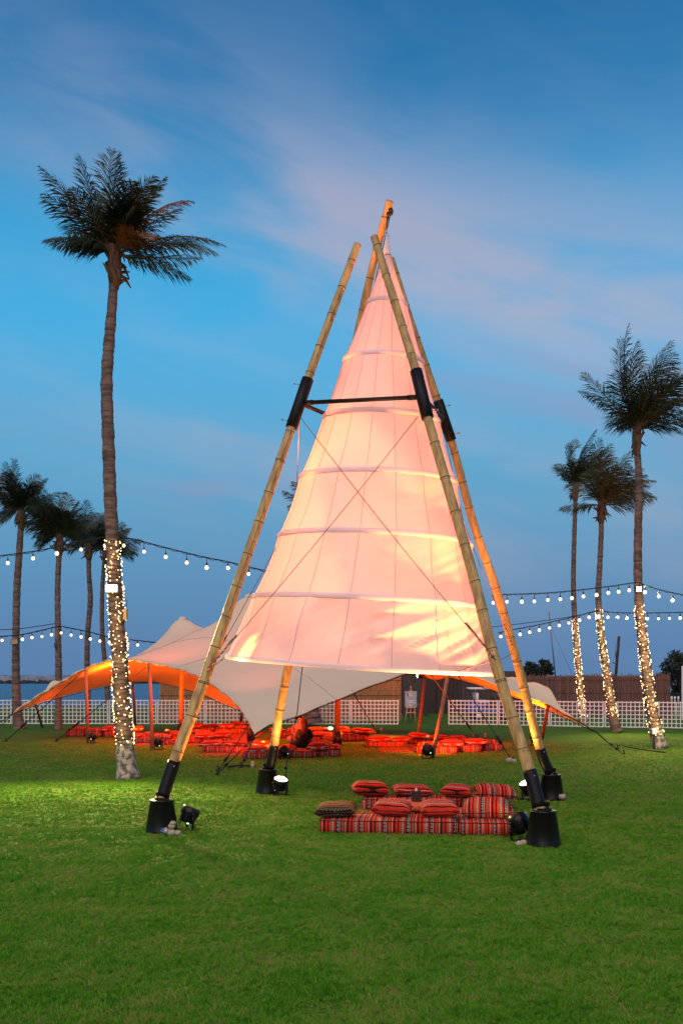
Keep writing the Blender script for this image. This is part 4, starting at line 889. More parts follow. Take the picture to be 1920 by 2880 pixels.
# ------------------------------------------------------------------ cushions
def pillow_mesh(a, bb, th, seed, n=18):
    rng = random.Random(seed); mb = MB(); vs = []; fs = []; off = rng.uniform(0, 50)
    for sgn in (1, -1):
        for j in range(n+1):
            for i in range(n+1):
                u = -1+2*i/n; v = -1+2*j/n; u = math.sin(u*math.pi/2); v = math.sin(v*math.pi/2)
                h = max(0, (1-u**4))**.55*max(0, (1-v**4))**.55
                x = a*u*(1-.07*(1-v*v)*abs(u)); y = bb*v*(1-.07*(1-u*u)*abs(v))
                w = noise.noise(Vector((u*1.6+off, v*1.6, sgn)))*.16 + noise.noise(Vector((u*4+off, v*4, sgn*2)))*.05
                z = sgn*th*(h*(1+w*h) if sgn > 0 else h*.72)
                if sgn > 0: z -= th*.14*math.exp(-((u-.1)**2+(v+.1)**2)*3)*h
                vs.append((x, y, z + th*.10*noise.noise(Vector((u*2+off, v*2, 9)))*(1-h)))
    m = (n+1)**2
    for j in range(n):
        for i in range(n):
            k = j*(n+1)+i; fs.append((k, k+1, k+n+2, k+n+1)); fs.append((m+k, m+k+n+1, m+k+n+2, m+k+1))
    mb.add(vs, fs); me = mb.mesh('pillow'); bm = bmesh.new(); bm.from_mesh(me); bmesh.ops.remove_doubles(bm, verts=bm.verts, dist=.002); bm.to_mesh(me); bm.free()
    # piping round the seam
    ring = []
    for k in range(4*n):
        s, q = divmod(k, n); f = -1+2*q/n; f = math.sin(f*math.pi/2); u, v = ((f, -1), (1, f), (-f, 1), (-1, -f))[s]
        ring.append(Vector((a*u*(1-.07*(1-v*v)*abs(u)), bb*v*(1-.07*(1-u*u)*abs(v)), th*.10*noise.noise(Vector((u*2+off, v*2, 9))))))
    p = MB(); p.tube(ring+[ring[0]], .006, 5, cap=False)
    return me, p.mesh('piping')
def pillow(loc, a, bb, th, label, m, rz=0, tilt=(0, 0), seed=0, group=None, cache=None):
    t = thing('floor_cushion', label, 'cushion', loc, 0, group)
    me, pp = pillow_mesh(a, bb, th, seed); 
    c = obj('cover', me, m, t, (0, 0, th*.74), (tilt[0], tilt[1], rz)); obj('piping', pp, M_['piping'], t, (0, 0, th*.74), (tilt[0], tilt[1], rz))
    return t
def mattress_mesh(w, dp, h, seed):
    rng = random.Random(seed); b = MB(); nx = max(4, int(w/.12)); ny = max(4, int(dp/.12)); vs = []; fs = []
    prof = [(.03, 0), (.006, .12), (0, .3), (-.004, .55), (0, .8), (.012, .95), (.035, 1.0)]
    def ring(ins, z):
        pts = []; X = w/2-ins; Y = dp/2-ins; c = .03
        for i in range(nx): pts.append((-X+2*X*i/nx, -Y))
        for i in range(ny): pts.append((X, -Y+2*Y*i/ny))
        for i in range(nx): pts.append((X-2*X*i/nx, Y))
        for i in range(ny): pts.append((-X, Y-2*Y*i/ny))
        return [(x+.006*noise.noise(Vector((x*4, y*4, z*6+seed))), y+.008*noise.noise(Vector((x*5+7, y*4, z*6+seed))), z*h+(.012*noise.noise(Vector((x*3, y*3, seed))) if z > .6 else 0)) for x, y in pts]
    m = 2*(nx+ny)
    for ins, z in prof: vs += ring(ins, z)
    for l in range(len(prof)-1):
        for k in range(m): fs.append((l*m+k, l*m+(k+1) % m, (l+1)*m+(k+1) % m, (l+1)*m+k))
    base = len(vs)
    X = w/2-.035; Y = dp/2-.035                                # top
    top = {}
    for j in range(ny+1):
        for i in range(nx+1):
            x = -X+2*X*i/nx; y = -Y+2*Y*j/ny; edge = i in (0, nx) or j in (0, ny)
            top[i, j] = len(vs); z = h + .012*noise.noise(Vector((x*3, y*3, seed))) + (0 if edge else .012+.012*noise.noise(Vector((x*6, y*6, seed+3))))
            vs.append((x+.006*noise.noise(Vector((x*4, y*4, 6+seed)))*edge, y+.008*noise.noise(Vector((x*5+7, y*4, 6+seed)))*edge, z))
    for j in range(ny):
        for i in range(nx): fs.append((top[i, j], top[i+1, j], top[i+1, j+1], top[i, j+1]))
    b.add(vs, fs); return b.mesh('mattress')
def mattress(cx, cy, w, dp, h, label, m, rz=0, seed=0, group=None, z=0.006):
    t = thing('floor_mattress', label, 'floor mattress', (cx, cy, z), rz, group)
    obj('cover', mattress_mesh(w, dp, h, seed), m, t)
    b = MB(); X, Y = w/2-.004, dp/2-.004; zz = h*.97
    b.tube([(-X, -Y, zz), (X, -Y, zz), (X, Y, zz), (-X, Y, zz), (-X, -Y, zz)], .006, 5); b.build('piping', M_['piping'], t)
    return t
# foreground ring, turned a little like the bamboo frame
RZ = R(-5.5); e1 = Vector((math.cos(RZ), math.sin(RZ), 0)); e2 = Vector((-math.sin(RZ), math.cos(RZ), 0))
O = G(897, 2345)                                     # front left corner
def L2(u, v, z=0): q = O+e1*u+e2*v; return Vector((q.x, q.y, z))
MH = .165
def fm(u0, u1, v0, v1, label, m, seed, rz=0):
    c = L2((u0+u1)/2, (v0+v1)/2); w, dp = (u1-u0, v1-v0)
    if rz: w, dp = dp, w
    mattress(c.x, c.y, w, dp, MH, label, m, RZ+rz, seed)
fm(0, 1.77, 0, .72, 'long striped floor mattress at the front left of the near ring', M_['sadu_x'], 1)
fm(1.79, 2.50, -.04, 1.50, 'striped floor mattress at the front right of the near ring', M_['sadu_y'], 2, R(90))
fm(1.88, 2.58, 1.52, 3.15, 'striped floor mattress along the right back side of the near ring', M_['sadu_y'], 3, R(90))
fm(.38, 1.86, 2.30, 3.02, 'striped floor mattress at the back of the near ring', M_['sadu_x'], 4)
b = MB(); c = L2(1.42, 1.55, .003); b.box((0, 0, 0), (2.2, 3.1, .012)); t = thing('woven_rug', 'red woven rug under the near ring of cushions', 'rug', (c.x, c.y, .008), RZ); b.build('weave', M_['rug'], t, smooth=False)
c = L2(1.13, 1.55); t = thing('low_table', 'low table under orange woven cloth inside the near ring', 'low table', (c.x, c.y, .015), RZ)
b = MB(); b.bbox((0, 0, .17), (.95, .95, .05), .012); b.build('top', M_['tablecloth'], t)
b = MB(); b.bbox((0, 0, .075), (.86, .86, .14), .01); b.build('base', M_['sadu_x'], t)
cb = P(1170, 2262, 14.75); t = thing('candle_box', 'dark cube candle box on the orange low table of the near ring', 'candle holder', (cb.x, cb.y, .212))
b = MB()
for sx, sy, w, dp in ((0, -.062, .14, .014), (0, .062, .14, .014), (-.063, 0, .014, .11), (.063, 0, .014, .11)): b.bbox((sx, sy, .075), (w, dp, .15), .003)
b.build('box', M_['dark_wood'], t, smooth=False)
b = MB(); b.lathe([(.018, 0.01), (.018, .17), (.014, .185), (.004, .19)], 10); b.build('candle', M_['wax'], t)
FP = [((987, 1092), 2245, 15.65, .19, 'sadu_y', 'plump red striped cushion at the back left corner of the near ring', .1, (.0, .05)),
      ((887, 1003), 2309, 13.35, .15, 'sadu_dim', 'faded brownish striped cushion at the left end of the near ring', .0, (.02, 0)),
      ((1048, 1157), 2306, 13.42, .17, 'sadu_y', 'red striped cushion in the middle of the front mattress left of another', -.04, (.05, 0)),
      ((1179, 1288), 2306, 13.36, .17, 'sadu_y', 'red striped cushion at the right end of the front mattress', .05, (.06, .04)),
      ((1298, 1437), 2301, 13.25, .20, 'sadu_x', 'largest cushion with upright stripes on the front right mattress', -.05, (.16, 0)),
      ((1101, 1214), 2251, 15.7, .14, 'sadu_y', 'flat red cushion behind the candle box at the back', .12, (.04, 0)),
      ((1240, 1329), 2247, 15.55, .15, 'sadu_y', 'squarish red cushion in the middle of the back mattress', -.08, (.04, 0)),
      ((1331, 1453), 2247, 15.4, .16, 'sadu_x', 'red cushion with upright stripes at the back right of the near ring', .06, (.15, 0))]
for i, ((x0, x1), yb, d, th, m, lab, rz, tl) in enumerate(FP):
    a = (x1-x0)/2*d/F_PX*1.0; p = P((x0+x1)/2, yb, d); pillow((p.x, d, MH+.02), a, a*.82 if m != 'sadu_x' else a*.62, th*.72, lab, M_[m], RZ+rz*1.6, (tl[0]+random.uniform(-.03, .06), tl[1]+random.uniform(-.07, .07)), seed=i+3)
# far rings under the tent
mts = [(183, 242, 2072, 16), (242, 288, 2073, 16), (288, 334, 2074, 16), (372, 425, 2091, 16), (425, 500, 2096, 14), (505, 565, 2092, 13), (590, 655, 2090, 12), (560, 603, 2058, 12), (603, 640, 2064, 15), (640, 692, 2064, 13), (568, 690, 2118, 17), (682, 758, 2136, 18), (760, 806, 2133, 18), (807, 888, 2132, 18), (890, 957, 2129, 17),
       (756, 829, 2077, 14), (871, 906, 2085, 13), (907, 1040, 2086, 16), (1030, 1138, 2102, 15), (1171, 1287, 2120, 19), (1288, 1355, 2117, 19), (1356, 1414, 2113, 18), (1145, 1225, 2094, 12), (1225, 1330, 2098, 12)]
mlab = ['leftmost floor mattress behind the tallest palm under the tent', 'floor mattress just left of the tallest palm trunk', 'floor mattress half hidden by the tallest palm trunk', 'floor mattress just right of the tallest palm beside the tent pole', 'floor mattress behind the second tent pole floodlight', 'floor mattress behind the front left bamboo pole', 'short floor mattress ending right of the front left bamboo pole',
        'far floor mattress at the back left near the fence', 'far floor mattress in the middle of the back row by the fence', 'far floor mattress at the right end of the back row near the short red pole', 'long floor mattress in front left of the seated women', 'dark ended floor mattress left of the rear left bamboo shoe', 'floor mattress behind the rear left bamboo shoe', 'floor mattress the woman in black sits on', 'floor mattress right of the woman in black at the red mast',
        'floor mattress behind the rear left bamboo pole by the facing woman', 'short floor mattress just behind the right shoulder of the woman', 'long floor mattress at the back right of the red mast', 'long floor mattress at the left of the right cushion ring', 'long floor mattress in front of the right cushion ring', 'middle floor mattress at the front right of the right ring', 'rightmost floor mattress of the right cushion ring', 'back floor mattress of the right ring beside the tilted pole', 'back floor mattress of the right ring behind its right cushions']
for i, (x0, x1, yb, hp_) in enumerate(mts):
    d = gd(yb); w = (x1-x0)*d/F_PX-.012; a = G((x0+x1)/2, yb); mattress(a.x, a.y+.36, w, .70, hp_*d/F_PX*.97, mlab[i], M_['sadu_far'], random.uniform(-.03, .03), 20+i, 'striped floor mattresses under the stretch tent')
pls = [(196, 243, 2057, 13, 2072), (247, 287, 2059, 11, 2073), (286, 332, 2057, 15, 2074), (374, 404, 2056, 13, 2082), (375, 403, 2075, 12, 2091), (405, 431, 2072, 12, 2090), (431, 483, 2084, 16, 2096), (473, 504, 2071, 14, 2085), (500, 534, 2080, 14, 2092), (536, 599, 2068, 14, 2084), (547, 600, 2078, 15, 2092), (599, 654, 2079, 18, 2090),
       (540, 571, 2049, 15, 2062), (572, 617, 2046, 10, 2058), (616, 660, 2050, 15, 2064), (653, 695, 2042, 11, 2059), (664, 694, 2051, 10, 2064), (563, 627, 2101, 17, 2118), (633, 699, 2099, 14, 2118), (706, 760, 2101, 17, 2125), (691, 755, 2119, 18, 2136), (785, 830, 2115, 17, 2132), (866, 927, 2113, 26, 2131), (926, 959, 2111, 17, 2129),
       (756, 799, 2060, 13, 2077), (806, 832, 2061, 12, 2077), (863, 914, 2060, 13, 2080), (875, 939, 2071, 11, 2086), (946, 997, 2071, 17, 2086), (985, 1055, 2067, 18, 2086), (943, 980, 2056, 12, 2080), (1028, 1098, 2087, 15, 2102), (1098, 1158, 2086, 13, 2102), (1146, 1207, 2081, 17, 2094), (1206, 1259, 2083, 14, 2097), (1172, 1243, 2103, 16, 2120), (1235, 1305, 2099, 17, 2118), (1300, 1368, 2096, 18, 2116), (1264, 1310, 2085, 13, 2098), (1358, 1397, 2096, 14, 2113)]
plab = ['leftmost red cushion left of the tallest palm', 'flat red cushion second from the left under the tent', 'red cushion touching the left edge of the tallest palm', 'red cushion under the small glowing table lamp at left', 'red cushion just right of the tallest palm at mattress end', 'small red cushion behind the second tent pole', 'red striped cushion right of the second tent pole', 'red cushion left of the front left bamboo pole at the back', 'red cushion hidden partly by the front left bamboo pole', 'red cushion right of the front left bamboo pole, upper of two', 'red cushion right of the front left bamboo pole, lower of two', 'wide striped cushion ending the row right of the front left bamboo pole',
        'leftmost cushion of the back row near the fence', 'thin cushion second in the back row near the fence', 'puffy cushion in the middle of the back row near the fence', 'upper cushion at the right of the back row near the fence', 'lower cushion at the right end of the back row by the short red pole', 'leftmost cushion of the row before the low tent corner', 'second cushion of the row before the low tent corner', 'red cushion behind the black guy strap near the rear left bamboo pole', 'front red cushion left of the rear left bamboo shoe', 'red cushion between the bamboo shoe and the woman in black', 'largest red cushion right of the woman in black', 'dark red cushion leaning at the red mast boot',
        'red cushion left of the facing woman behind the bamboo pole', 'small red cushion at the left elbow of the facing woman', 'red cushion right of the facing woman at the back', 'flat red cushion right of the women in the second row', 'red cushion just right of the red mast', 'rightmost cushion of the back ring near the guy rope', 'red cushion beside the glowing lamp behind the red mast', 'leftmost red cushion of the right ring', 'second red cushion from the left of the right ring', 'topmost red cushion at the back of the right ring', 'red cushion at the back behind the tilted tent pole', 'red cushion in front left of the tilted tent pole', 'red cushion in front right of the tilted tent pole', 'large red cushion at the front right of the right ring', 'red cushion in the middle back of the right ring', 'rightmost red cushion of the right ring']
rp_ = random.Random(5)
for i, (x0, x1, yb, hpx, ybase) in enumerate(pls):
    d = gd(ybase)+.38; a = (x1-x0)/2*d/F_PX*1.04; th = max(.07, hpx*d/F_PX*.62); p = P((x0+x1)/2, yb, d)
    pillow((p.x, d, max(.14, p.z)), a, .25, th, plab[i], M_[rp_.choice(['sadu_far_y', 'sadu_far_y', 'sadu_far'])], rp_.uniform(-.2, .2), (rp_.uniform(-.05, .12), rp_.uniform(-.08, .08)), 40+i, 'red striped floor cushions under the stretch tent')
for (x0, x1, y0, y1, lab) in ((370, 690, 2098, 2060, 'red rug under the left cushion rings'), (560, 770, 2126, 2100, 'red rug in front of the low tent corner'), (1070, 1400, 2116, 2085, 'red rug under the right cushion ring')):
    a, c = G(x0, y0), G(x1, y0); f = gd(y1); t = thing('woven_rug', lab, 'rug', ((a.x+c.x)/2, (a.y+f)/2, .005)); b = MB(); b.box((0, 0, 0), (c.x-a.x, f-a.y, .008)); b.build('weave', M_['rug'], t, smooth=False)
# small tables' candle boxes and glowing lamps among the far cushions
for x, yb, lab in ((470, 2069, 'tiny dark candle box near the front left bamboo pole'), (739, 2107, 'dark candle box with white napkin beside the rear left bamboo pole'), (1202, 2088, 'dark candle box on the right ring left of the tilted pole'), (655, 2040, 'tiny dark candle box in the back row near the fence'), (915, 2064, 'dark candle box right of the two women')):
    d = gd(yb+16); p = P(x, yb, d); t = thing('candle_box', lab, 'candle holder', (p.x, d, max(0.16, p.z)), 0, 'dark candle boxes among the far cushions')
    b = MB(); b.bbox((0, 0, .07), (.17, .14, .14), .005); b.build('box', M_['dark_wood'], t, smooth=False); b = MB(); b.ball((0, 0, .17), .045, 8, 5, (1.4, 1, .8), .2); b.build('napkin', M_['wax'], t)
for x, yb, d, lab in ((396, 2048, 34, 'small glowing table lamp among cushions right of the tallest palm'), (929, 2049, 35, 'small glowing table lamp left of the red mast')):
    p = P(x, yb, d); t = thing('table_lamp', lab, 'table lamp', (p.x, d, p.z-.06)); b = MB(); b.ball((0, 0, .06), .075, 12, 8, (1.1, 1, .65)); b.build('shade', M_['table_lamp'], t); b = MB(); b.lathe([(.05, -.05), (.05, -.03), (.015, -.02), (.015, .03)], 10); b.build('foot', M_['dark_wood'], t)
# ------------------------------------------------------------------ the two women
def skin_body(name, verts, edges, radii, m, parent, sub=2):
    me = bpy.data.meshes.new(name); me.from_pydata([tuple(v) for v in verts], edges, [])
    bm = bmesh.new(); bm.from_mesh(me); lay = bm.verts.layers.skin.verify(); bm.verts.ensure_lookup_table()
    for i, v in enumerate(bm.verts):
        r = radii[i]; v[lay].radius = r if isinstance(r, tuple) else (r, r); v[lay].use_root = (i == 0)
    bm.to_mesh(me); bm.free()
    o = obj(name, me, m, parent); s = o.modifiers.new('skin', 'SKIN'); s.use_smooth_shade = True; u = o.modifiers.new('sub', 'SUBSURF'); u.levels = sub; u.render_levels = sub
    return o
def woman(loc, rz, label, top_m, hair_m, long_hair):
    t = thing('person', label, 'person', loc, rz)           # local: facing -Y, sitting cross-legged on z = 0
    V = [(0, .02, .10), (0, .03, .27), (0, .02, .44), (0, .0, .54), (0, -.01, .61), (0, -.02, .69), (0, -.02, .775),      # pelvis..head
         (.17, .02, .50), (.24, -.02, .31), (.17, -.17, .21), (.12, -.24, .20), (-.17, .02, .50), (-.24, -.02, .31), (-.17, -.17, .21), (-.12, -.24, .20),
         (.12, -.02, .09), (.36, -.24, .10), (.14, -.36, .06), (.02, -.38, .05), (-.12, -.02, .09), (-.36, -.24, .10), (-.14, -.33, .05), (-.02, -.30, .05)]
    V = V[:15]; hand = []
    E = [(0, 1), (1, 2), (2, 3), (3, 4), (4, 5), (5, 6), (2, 7), (7, 8), (8, 9), (9, 10), (2, 11), (11, 12), (12, 13), (13, 14)]
    for w_, sg in ((10, 1), (14, -1)):                       # palm and five fingers
        q = Vector(V[w_]); pi = len(V); V.append(tuple(q+Vector((-sg*.04, -.05, -.01)))); E.append((w_, pi)); hand.append(.024)
        for f_, (fx, fl) in enumerate(((-.030, .055), (-.012, .072), (.006, .078), (.024, .07), (.05, .04))):
            V.append(tuple(Vector(V[pi])+Vector((fx, -fl, -.018)))); E.append((pi, len(V)-1)); hand.append(.0085)
    Rr = [(.10, .07), (.09, .07), (.11, .08), .06, .045, (.068, .078), (.072, .085), .045, .034, .027, .026, .045, .034, .027, .026]+hand
    skin_body('body', V, E, Rr, M_['skin'], t)
    # garment: torso, sleeves and skirt, slightly wider than the body
    Vg = [(0, .02, .10), (0, .03, .27), (0, .02, .44), (0, .0, .535), (.17, .02, .50), (.24, -.02, .32), (.13, -.225, .20), (-.17, .02, .50), (-.24, -.02, .32), (-.13, -.225, .20), (.13, -.03, .09), (.36, -.24, .095), (.18, -.34, .06), (-.13, -.03, .09), (-.36, -.24, .095), (-.18, -.31, .06)]
    Eg = [(0, 1), (1, 2), (2, 3), (2, 4), (4, 5), (5, 6), (2, 7), (7, 8), (8, 9), (0, 10), (10, 11), (11, 12), (0, 13), (13, 14), (14, 15)]
    Rg = [(.175, .135), (.135, .105), (.15, .105), .066, .072, .058, .048, .072, .058, .048, .125, .095, .072, .125, .095, .072]
    skin_body('dress', Vg, Eg, Rg, top_m, t)
    hb = MB(); hc = Vector((0, .012, .775)); vs = []
    nu, nv = 22, 14
    for j in range(nv+1):
        for i in range(nu+1):
            a = R(-35+250*i/nu) - R(0); ph = R(90-j*(105 if not long_hair else 105)/nv)        # open towards the face (-Y)
            r = .108*(1+.03*math.sin(i*2.1)); vs.append(hc+Vector((r*.86*math.cos(ph)*math.cos(a), r*1.05*math.cos(ph)*math.sin(a), r*1.12*math.sin(ph))))
    fs = [(j*(nu+1)+i, j*(nu+1)+i+1, (j+1)*(nu+1)+i+1, (j+1)*(nu+1)+i) for j in range(nv) for i in range(nu)]
    hb.add(vs, fs); ln = .52 if long_hair else .16; rg = random.Random(3)
    for k in range(46):
        a = R((0 if long_hair else -25)+(180 if long_hair else 230)*k/45); x, y = .092*math.cos(a), .108*math.sin(a)
        w = rg.uniform(.8, 1.05); hb.tube([hc+Vector((x, y, .03)), hc+Vector((x*1.02, y*1.05+.005, -.08)), hc+Vector((x*.95, max(y, .05)+.045, -ln*.55*w)), hc+Vector((x*.7, max(y, .05)+.05, -ln*w))], [.012, .014, .013, .005], 5)
    hb.build('hair', hair_m, t)
    b = MB()
    for s in (-1, 1): b.ball((s*.028, -.097, .782), .009, 6, 5)
    b.build('eye', M_['hair_black'], t); b = MB(); b.ball((0, -.102, .735), .014, 8, 5, (1.5, .6, .5)); b.build('mouth', M_['print_red'], t)
    b = MB(); b.ball((0, -.108, .762), .014, 8, 6, (.8, 1.1, 1.5)); b.build('nose', M_['skin'], t)
    return t
d1 = gd(2128)+.35; p = P(855, 2110, d1); wB = woman((p.x, d1, .205), R(180+12), 'woman in black with long auburn hair seen from behind on a striped mattress', M_['dress_black'], M_['hair_red'], True); wB.scale = (.86,)*3
d2 = gd(2108)+.55; p = P(843, 2100, d2); woman((p.x, d2, .19), R(-6), 'dark haired woman in a pale pink top facing the camera', M_['top_pink'], M_['hair_black'], False).scale = (.88,)*3
# ------------------------------------------------------------------ signs
t = thing('easel_sign', 'pale blue welcome board with arrow standing on a wooden easel', 'sign', G(1155, 2034)); dE = gd(2034); s = dE/F_PX
b = MB(); tl = Matrix.Rotation(R(-8), 3, 'X'); b.bbox((0, 0, 1.06), (33*s, .03, 45*s), .004, None); bd = b.build('board', M_['sign_blue'], t, smooth=False)
def flat(bl, x, z, w, h, y=-.018): bl.box((x, y, 1.06+z), (w, .004, h))
b = MB()
for k, ww in enumerate((.34, .12, .28)): 
    x = -ww/2; rr_ = random.Random(k)
    while x < ww/2: w_ = rr_.uniform(.02, .06); flat(b, x+w_/2, -.06-.045*k, w_, .018); x += w_+.012
flat(b, .0, -.255, .12, .014)
b.add([(-.085, -.0195, 1.06-.255), (-.035, -.0195, 1.06-.212), (-.02, -.0195, 1.06-.218), (-.058, -.0195, 1.06-.255), (-.02, -.0195, 1.06-.292), (-.035, -.0195, 1.06-.298)], [(0, 1, 2, 3), (0, 3, 4, 5)])
pts = [Vector((-.06+.035*math.cos(a), -.018, 1.06+.265+.035*math.sin(a))) for a in [R(200+i*20) for i in range(10)]]; b.tube(pts, [.002, .006, .009, .011, .012, .011, .01, .008, .005, .002], 5)
for k in range(5): b.ball((-.05+.025*k, -.018, 1.06+.16+.014*math.sin(k*2)), .016, 6, 4, (1, .2, .8))
b.build('lettering', M_['print_white'], bd, smooth=False)
b = MB(); rg = random.Random(2)
for k in range(9): b.ball((-.21+rg.uniform(0, .09), -.018, 1.06+.30-rg.uniform(0, .16)), .022, 7, 4, (1, .2, 1))
b.build('flower', M_['print_dark'], bd)
b = MB()
for k in range(6): b.ball((.10+rg.uniform(0, .1), -.018, 1.06-.33+rg.uniform(0, .06)), .026, 7, 4, (1, .2, 1))
b.build('flower', M_['sign_tan'], bd)
b = MB(); b.ball((.205, -.018, 1.06-.25), .028, 7, 4, (1, .2, 1)); b.build('flower', M_['print_blue'], bd)
for q0, q1 in (((-.16, .0, .72), (-.26, -.03, 0)), ((.16, 0, .72), (.21, -.03, 0)), ((0, .06, .72), (0, .40, 0)), ((0, .03, 1.35), (0, .03, 1.66))):
    b = MB(); b.tube([q0, q1], .022, 6); b.build('leg' if q1[2] == 0 else 'mast', M_['easel'], t)
b = MB(); b.box((0, -.02, .69), (.42, .06, .04)); b.box((0, -.005, .47), (.44, .03, .04)); b.box((0, 0, 1.44), (.14, .05, .035)); b.build('ledge', M_['easel'], t, smooth=False)
t = thing('side_table', 'small dark wooden side table behind the easel sign', 'side table', G(1179, 2030)+Vector((0, .5, 0)))
b = MB(); b.bbox((-.05, 0, .78), (.42, .4, .04), .006); b.build('top', M_['husk'], t, smooth=False)
for sx, sy in ((-.22, -.17), (.12, -.17), (-.22, .17), (.12, .17)): b = MB(); b.box((sx, sy, .38), (.05, .05, .76)); b.build('leg', M_['husk'], t, smooth=False)
dO = 34.0; t = thing('oval_sign', 'tan oval board with printed flowers under the rim of the cone', 'sign', P(1226, 1890, dO)); s = dO/F_PX
b = MB(); b.lathe([(.001, -.02), (.98, -.02), (1, 0), (.98, .02), (.001, .02)], 40, Matrix.Diagonal((36*s, 1, 22*s, 1)) @ Matrix.Rotation(R(90), 4, 'X'), cap=False); bd = b.build('board', M_['sign_tan'], t)
b = MB(); rg = random.Random(8)
for k in range(5):
    x = -.2
    while x < .18: w_ = rg.uniform(.02, .06); b.box((x, -.023, .02-.035*k), (w_, .004, .012)); x += w_+.016
b.build('lettering', M_['print_dark'], bd, smooth=False)
for m_, xx, zz, rr_ in (('print_red', .22, -.09, .05), ('print_blue', .31, -.02, .06), ('print_red', .27, -.16, .03)):
    b = MB(); 
    for a in range(5): b.ball((xx+rr_*.6*math.cos(a*1.257), -.022, zz+rr_*.6*math.sin(a*1.257)), rr_*.55, 7, 4, (1, .15, 1))
    b.build('flower', M_[m_], bd)
b = MB(); b.tube([(-.2, 0, .24), (-.2, 0, .55)], .006, 5); b.tube([(.2, 0, .24), (.2, 0, .55)], .006, 5); b.build('hanger', M_['rope'], t)
# tent spotlight hung at the rim of the canopy
t = thing('hanging_spotlight', 'small lit spotlight clamped to the top of the red pole beneath the cone rim', 'spotlight', P(1182, 1900, 34.4)); b = MB()
b.lathe([(.07, -.1), (.1, -.06), (.1, .1), (.09, .1)], 12, Matrix.Rotation(R(-90), 4, 'Y')); b.build('housing', M_['black_plastic'], t); b = MB(); b.ball((-.1, 0, 0), .075, 10, 6, (.3, 1, 1)); b.build('lens', M_['flood_face'], t); b = MB(); b.tube([(0, 0, .0), (.09, 0, .12), (.18, .1, .05)], .02, 6); b.build('clamp', M_['black_steel'], t)
ld = bpy.data.lights.new('spotlight_beam', 'SPOT'); ld.energy = 2600; ld.color = (1.0, .16, .02); ld.spot_size = R(130); ld.spot_blend = 1.0; ld.shadow_soft_size = .08
lo = bpy.data.objects.new('spotlight_beam', ld); COL.objects.link(lo); lo.parent = t; lo.location = (-.16, 0, -.02); lo.rotation_euler = (Vector((.75, .25, .62))).to_track_quat('Z', 'Y').to_euler()
# ------------------------------------------------------------------ beyond the fence
t = thing('golf_cart', 'blue golf cart with white roof parked behind the right lattice', 'golf cart', P(1374, HOR, 48)-Vector((0, 0, EYE)), R(4))
b = MB(); b.bbox((0, 0, .42), (2.1, 1.1, .20), .04); b.bbox((.78, 0, .68), (.55, 1.05, .40), .10); b.bbox((-.62, 0, .66), (.80, 1.08, .36), .06); b.build('body', M_['cart_blue'], t)
b = MB(); b.bbox((-.35, 0, .90), (.5, 1.0, .14), .04); b.bbox((-.64, 0, 1.12), (.12, 1.0, .40), .04); b.build('seat', M_['white_paint'], t)
b = MB(); b.bbox((-.35, 0, 1.52), (1.35, 1.12, .09), .035); b.build('roof', M_['white_paint'], t)
for x, xx in ((-.75, -.8), (.2, .62)):
    for s in (-1, 1): b = MB(); b.tube([(x, s*.5, 1.48), (xx, s*.5, .7)], .022, 6); b.build('roof_post', M_['grey_metal'], t)
for x in (-.62, .72):
    for s in (-1, 1):
        b = MB(); b.lathe([(.10, -.09), (.2, -.1), (.235, -.07), (.235, .07), (.2, .1), (.10, .09)], 18, Matrix.Translation((x, s*.5, .237)) @ Matrix.Rotation(R(90), 4, 'X')); w = b.build('wheel', M_['black_plastic'], t)
        b = MB(); b.lathe([(.02, -.11), (.11, -.105), (.11, .105), (.02, .11)], 14, Matrix.Translation((x, s*.5, .237)) @ Matrix.Rotation(R(90), 4, 'X')); b.build('hub', M_['white_paint'], w)
b = MB(); b.tube([(.42, .25, .85), (.25, .25, 1.05)], .02, 6); b.tube([Vector((.24, .25, 1.06))+Vector((.06*math.cos(a), .16*math.sin(a), .14*math.cos(a)*.8)) for a in [i*math.pi/8 for i in range(17)]], .012, 5); b.build('steering_wheel', M_['black_plastic'], t)
def leaf_tree(px, d, w, y0, y1, label, seed, n=2600, leaf=.16):
    rng = random.Random(seed); c = P(px, (y0+y1)/2, d); rx = w/2*d/F_PX; rz = (y1-y0)/2*d/F_PX; t = thing('leafy_tree', label, 'tree', (c.x, d, 0))
    tr = MB(); tr.tube([(0, 0, 0), (.1, 0, c.z*.5), (0, 0, c.z)], [.18, .13, .06], 8)
    cl = []
    for k in range(26):
        a = rng.uniform(0, 6.28); q = rng.random()**.5; h = rng.uniform(-.9, .85); ww = math.sqrt(max(.1, 1-h*h*.8))
        p = Vector((math.cos(a)*q*ww*rx*.85, math.sin(a)*q*rx*.8, c.z+h*rz)); cl.append((p, rng.uniform(.16, .34)*rx)); tr.tube([(0, 0, c.z*.6), p*.6+Vector((0, 0, c.z*.3)), p], [.06, .035, .012], 5)
    tr.build('trunk', M_['dark_timber'], t); b = MB()
    for k in range(n):
        p, r = rng.choice(cl); v = Vector((rng.gauss(0, 1), rng.gauss(0, 1), rng.gauss(0, 1))).normalized()*r*rng.random()**.4; q = p+v; u = Vector((rng.gauss(0, 1), rng.gauss(0, 1), rng.gauss(0, .7))).normalized(); w_ = u.orthogonal().normalized()*leaf*.35; l = u*leaf*rng.uniform(.7, 1.3)
        b.add([q, q+l*.5+w_, q+l, q+l*.5-w_], [(0, 1, 2, 3)])
    b.build('crown', M_['leaf'], t, smooth=False)
leaf_tree(1490, 70, 52, 1862, 1935, 'small dark leafy tree left half behind the right reed wall', 3, 2200, .2)
leaf_tree(1530, 71, 46, 1856, 1935, 'small dark leafy tree right half behind the right reed wall', 4, 2200, .2)
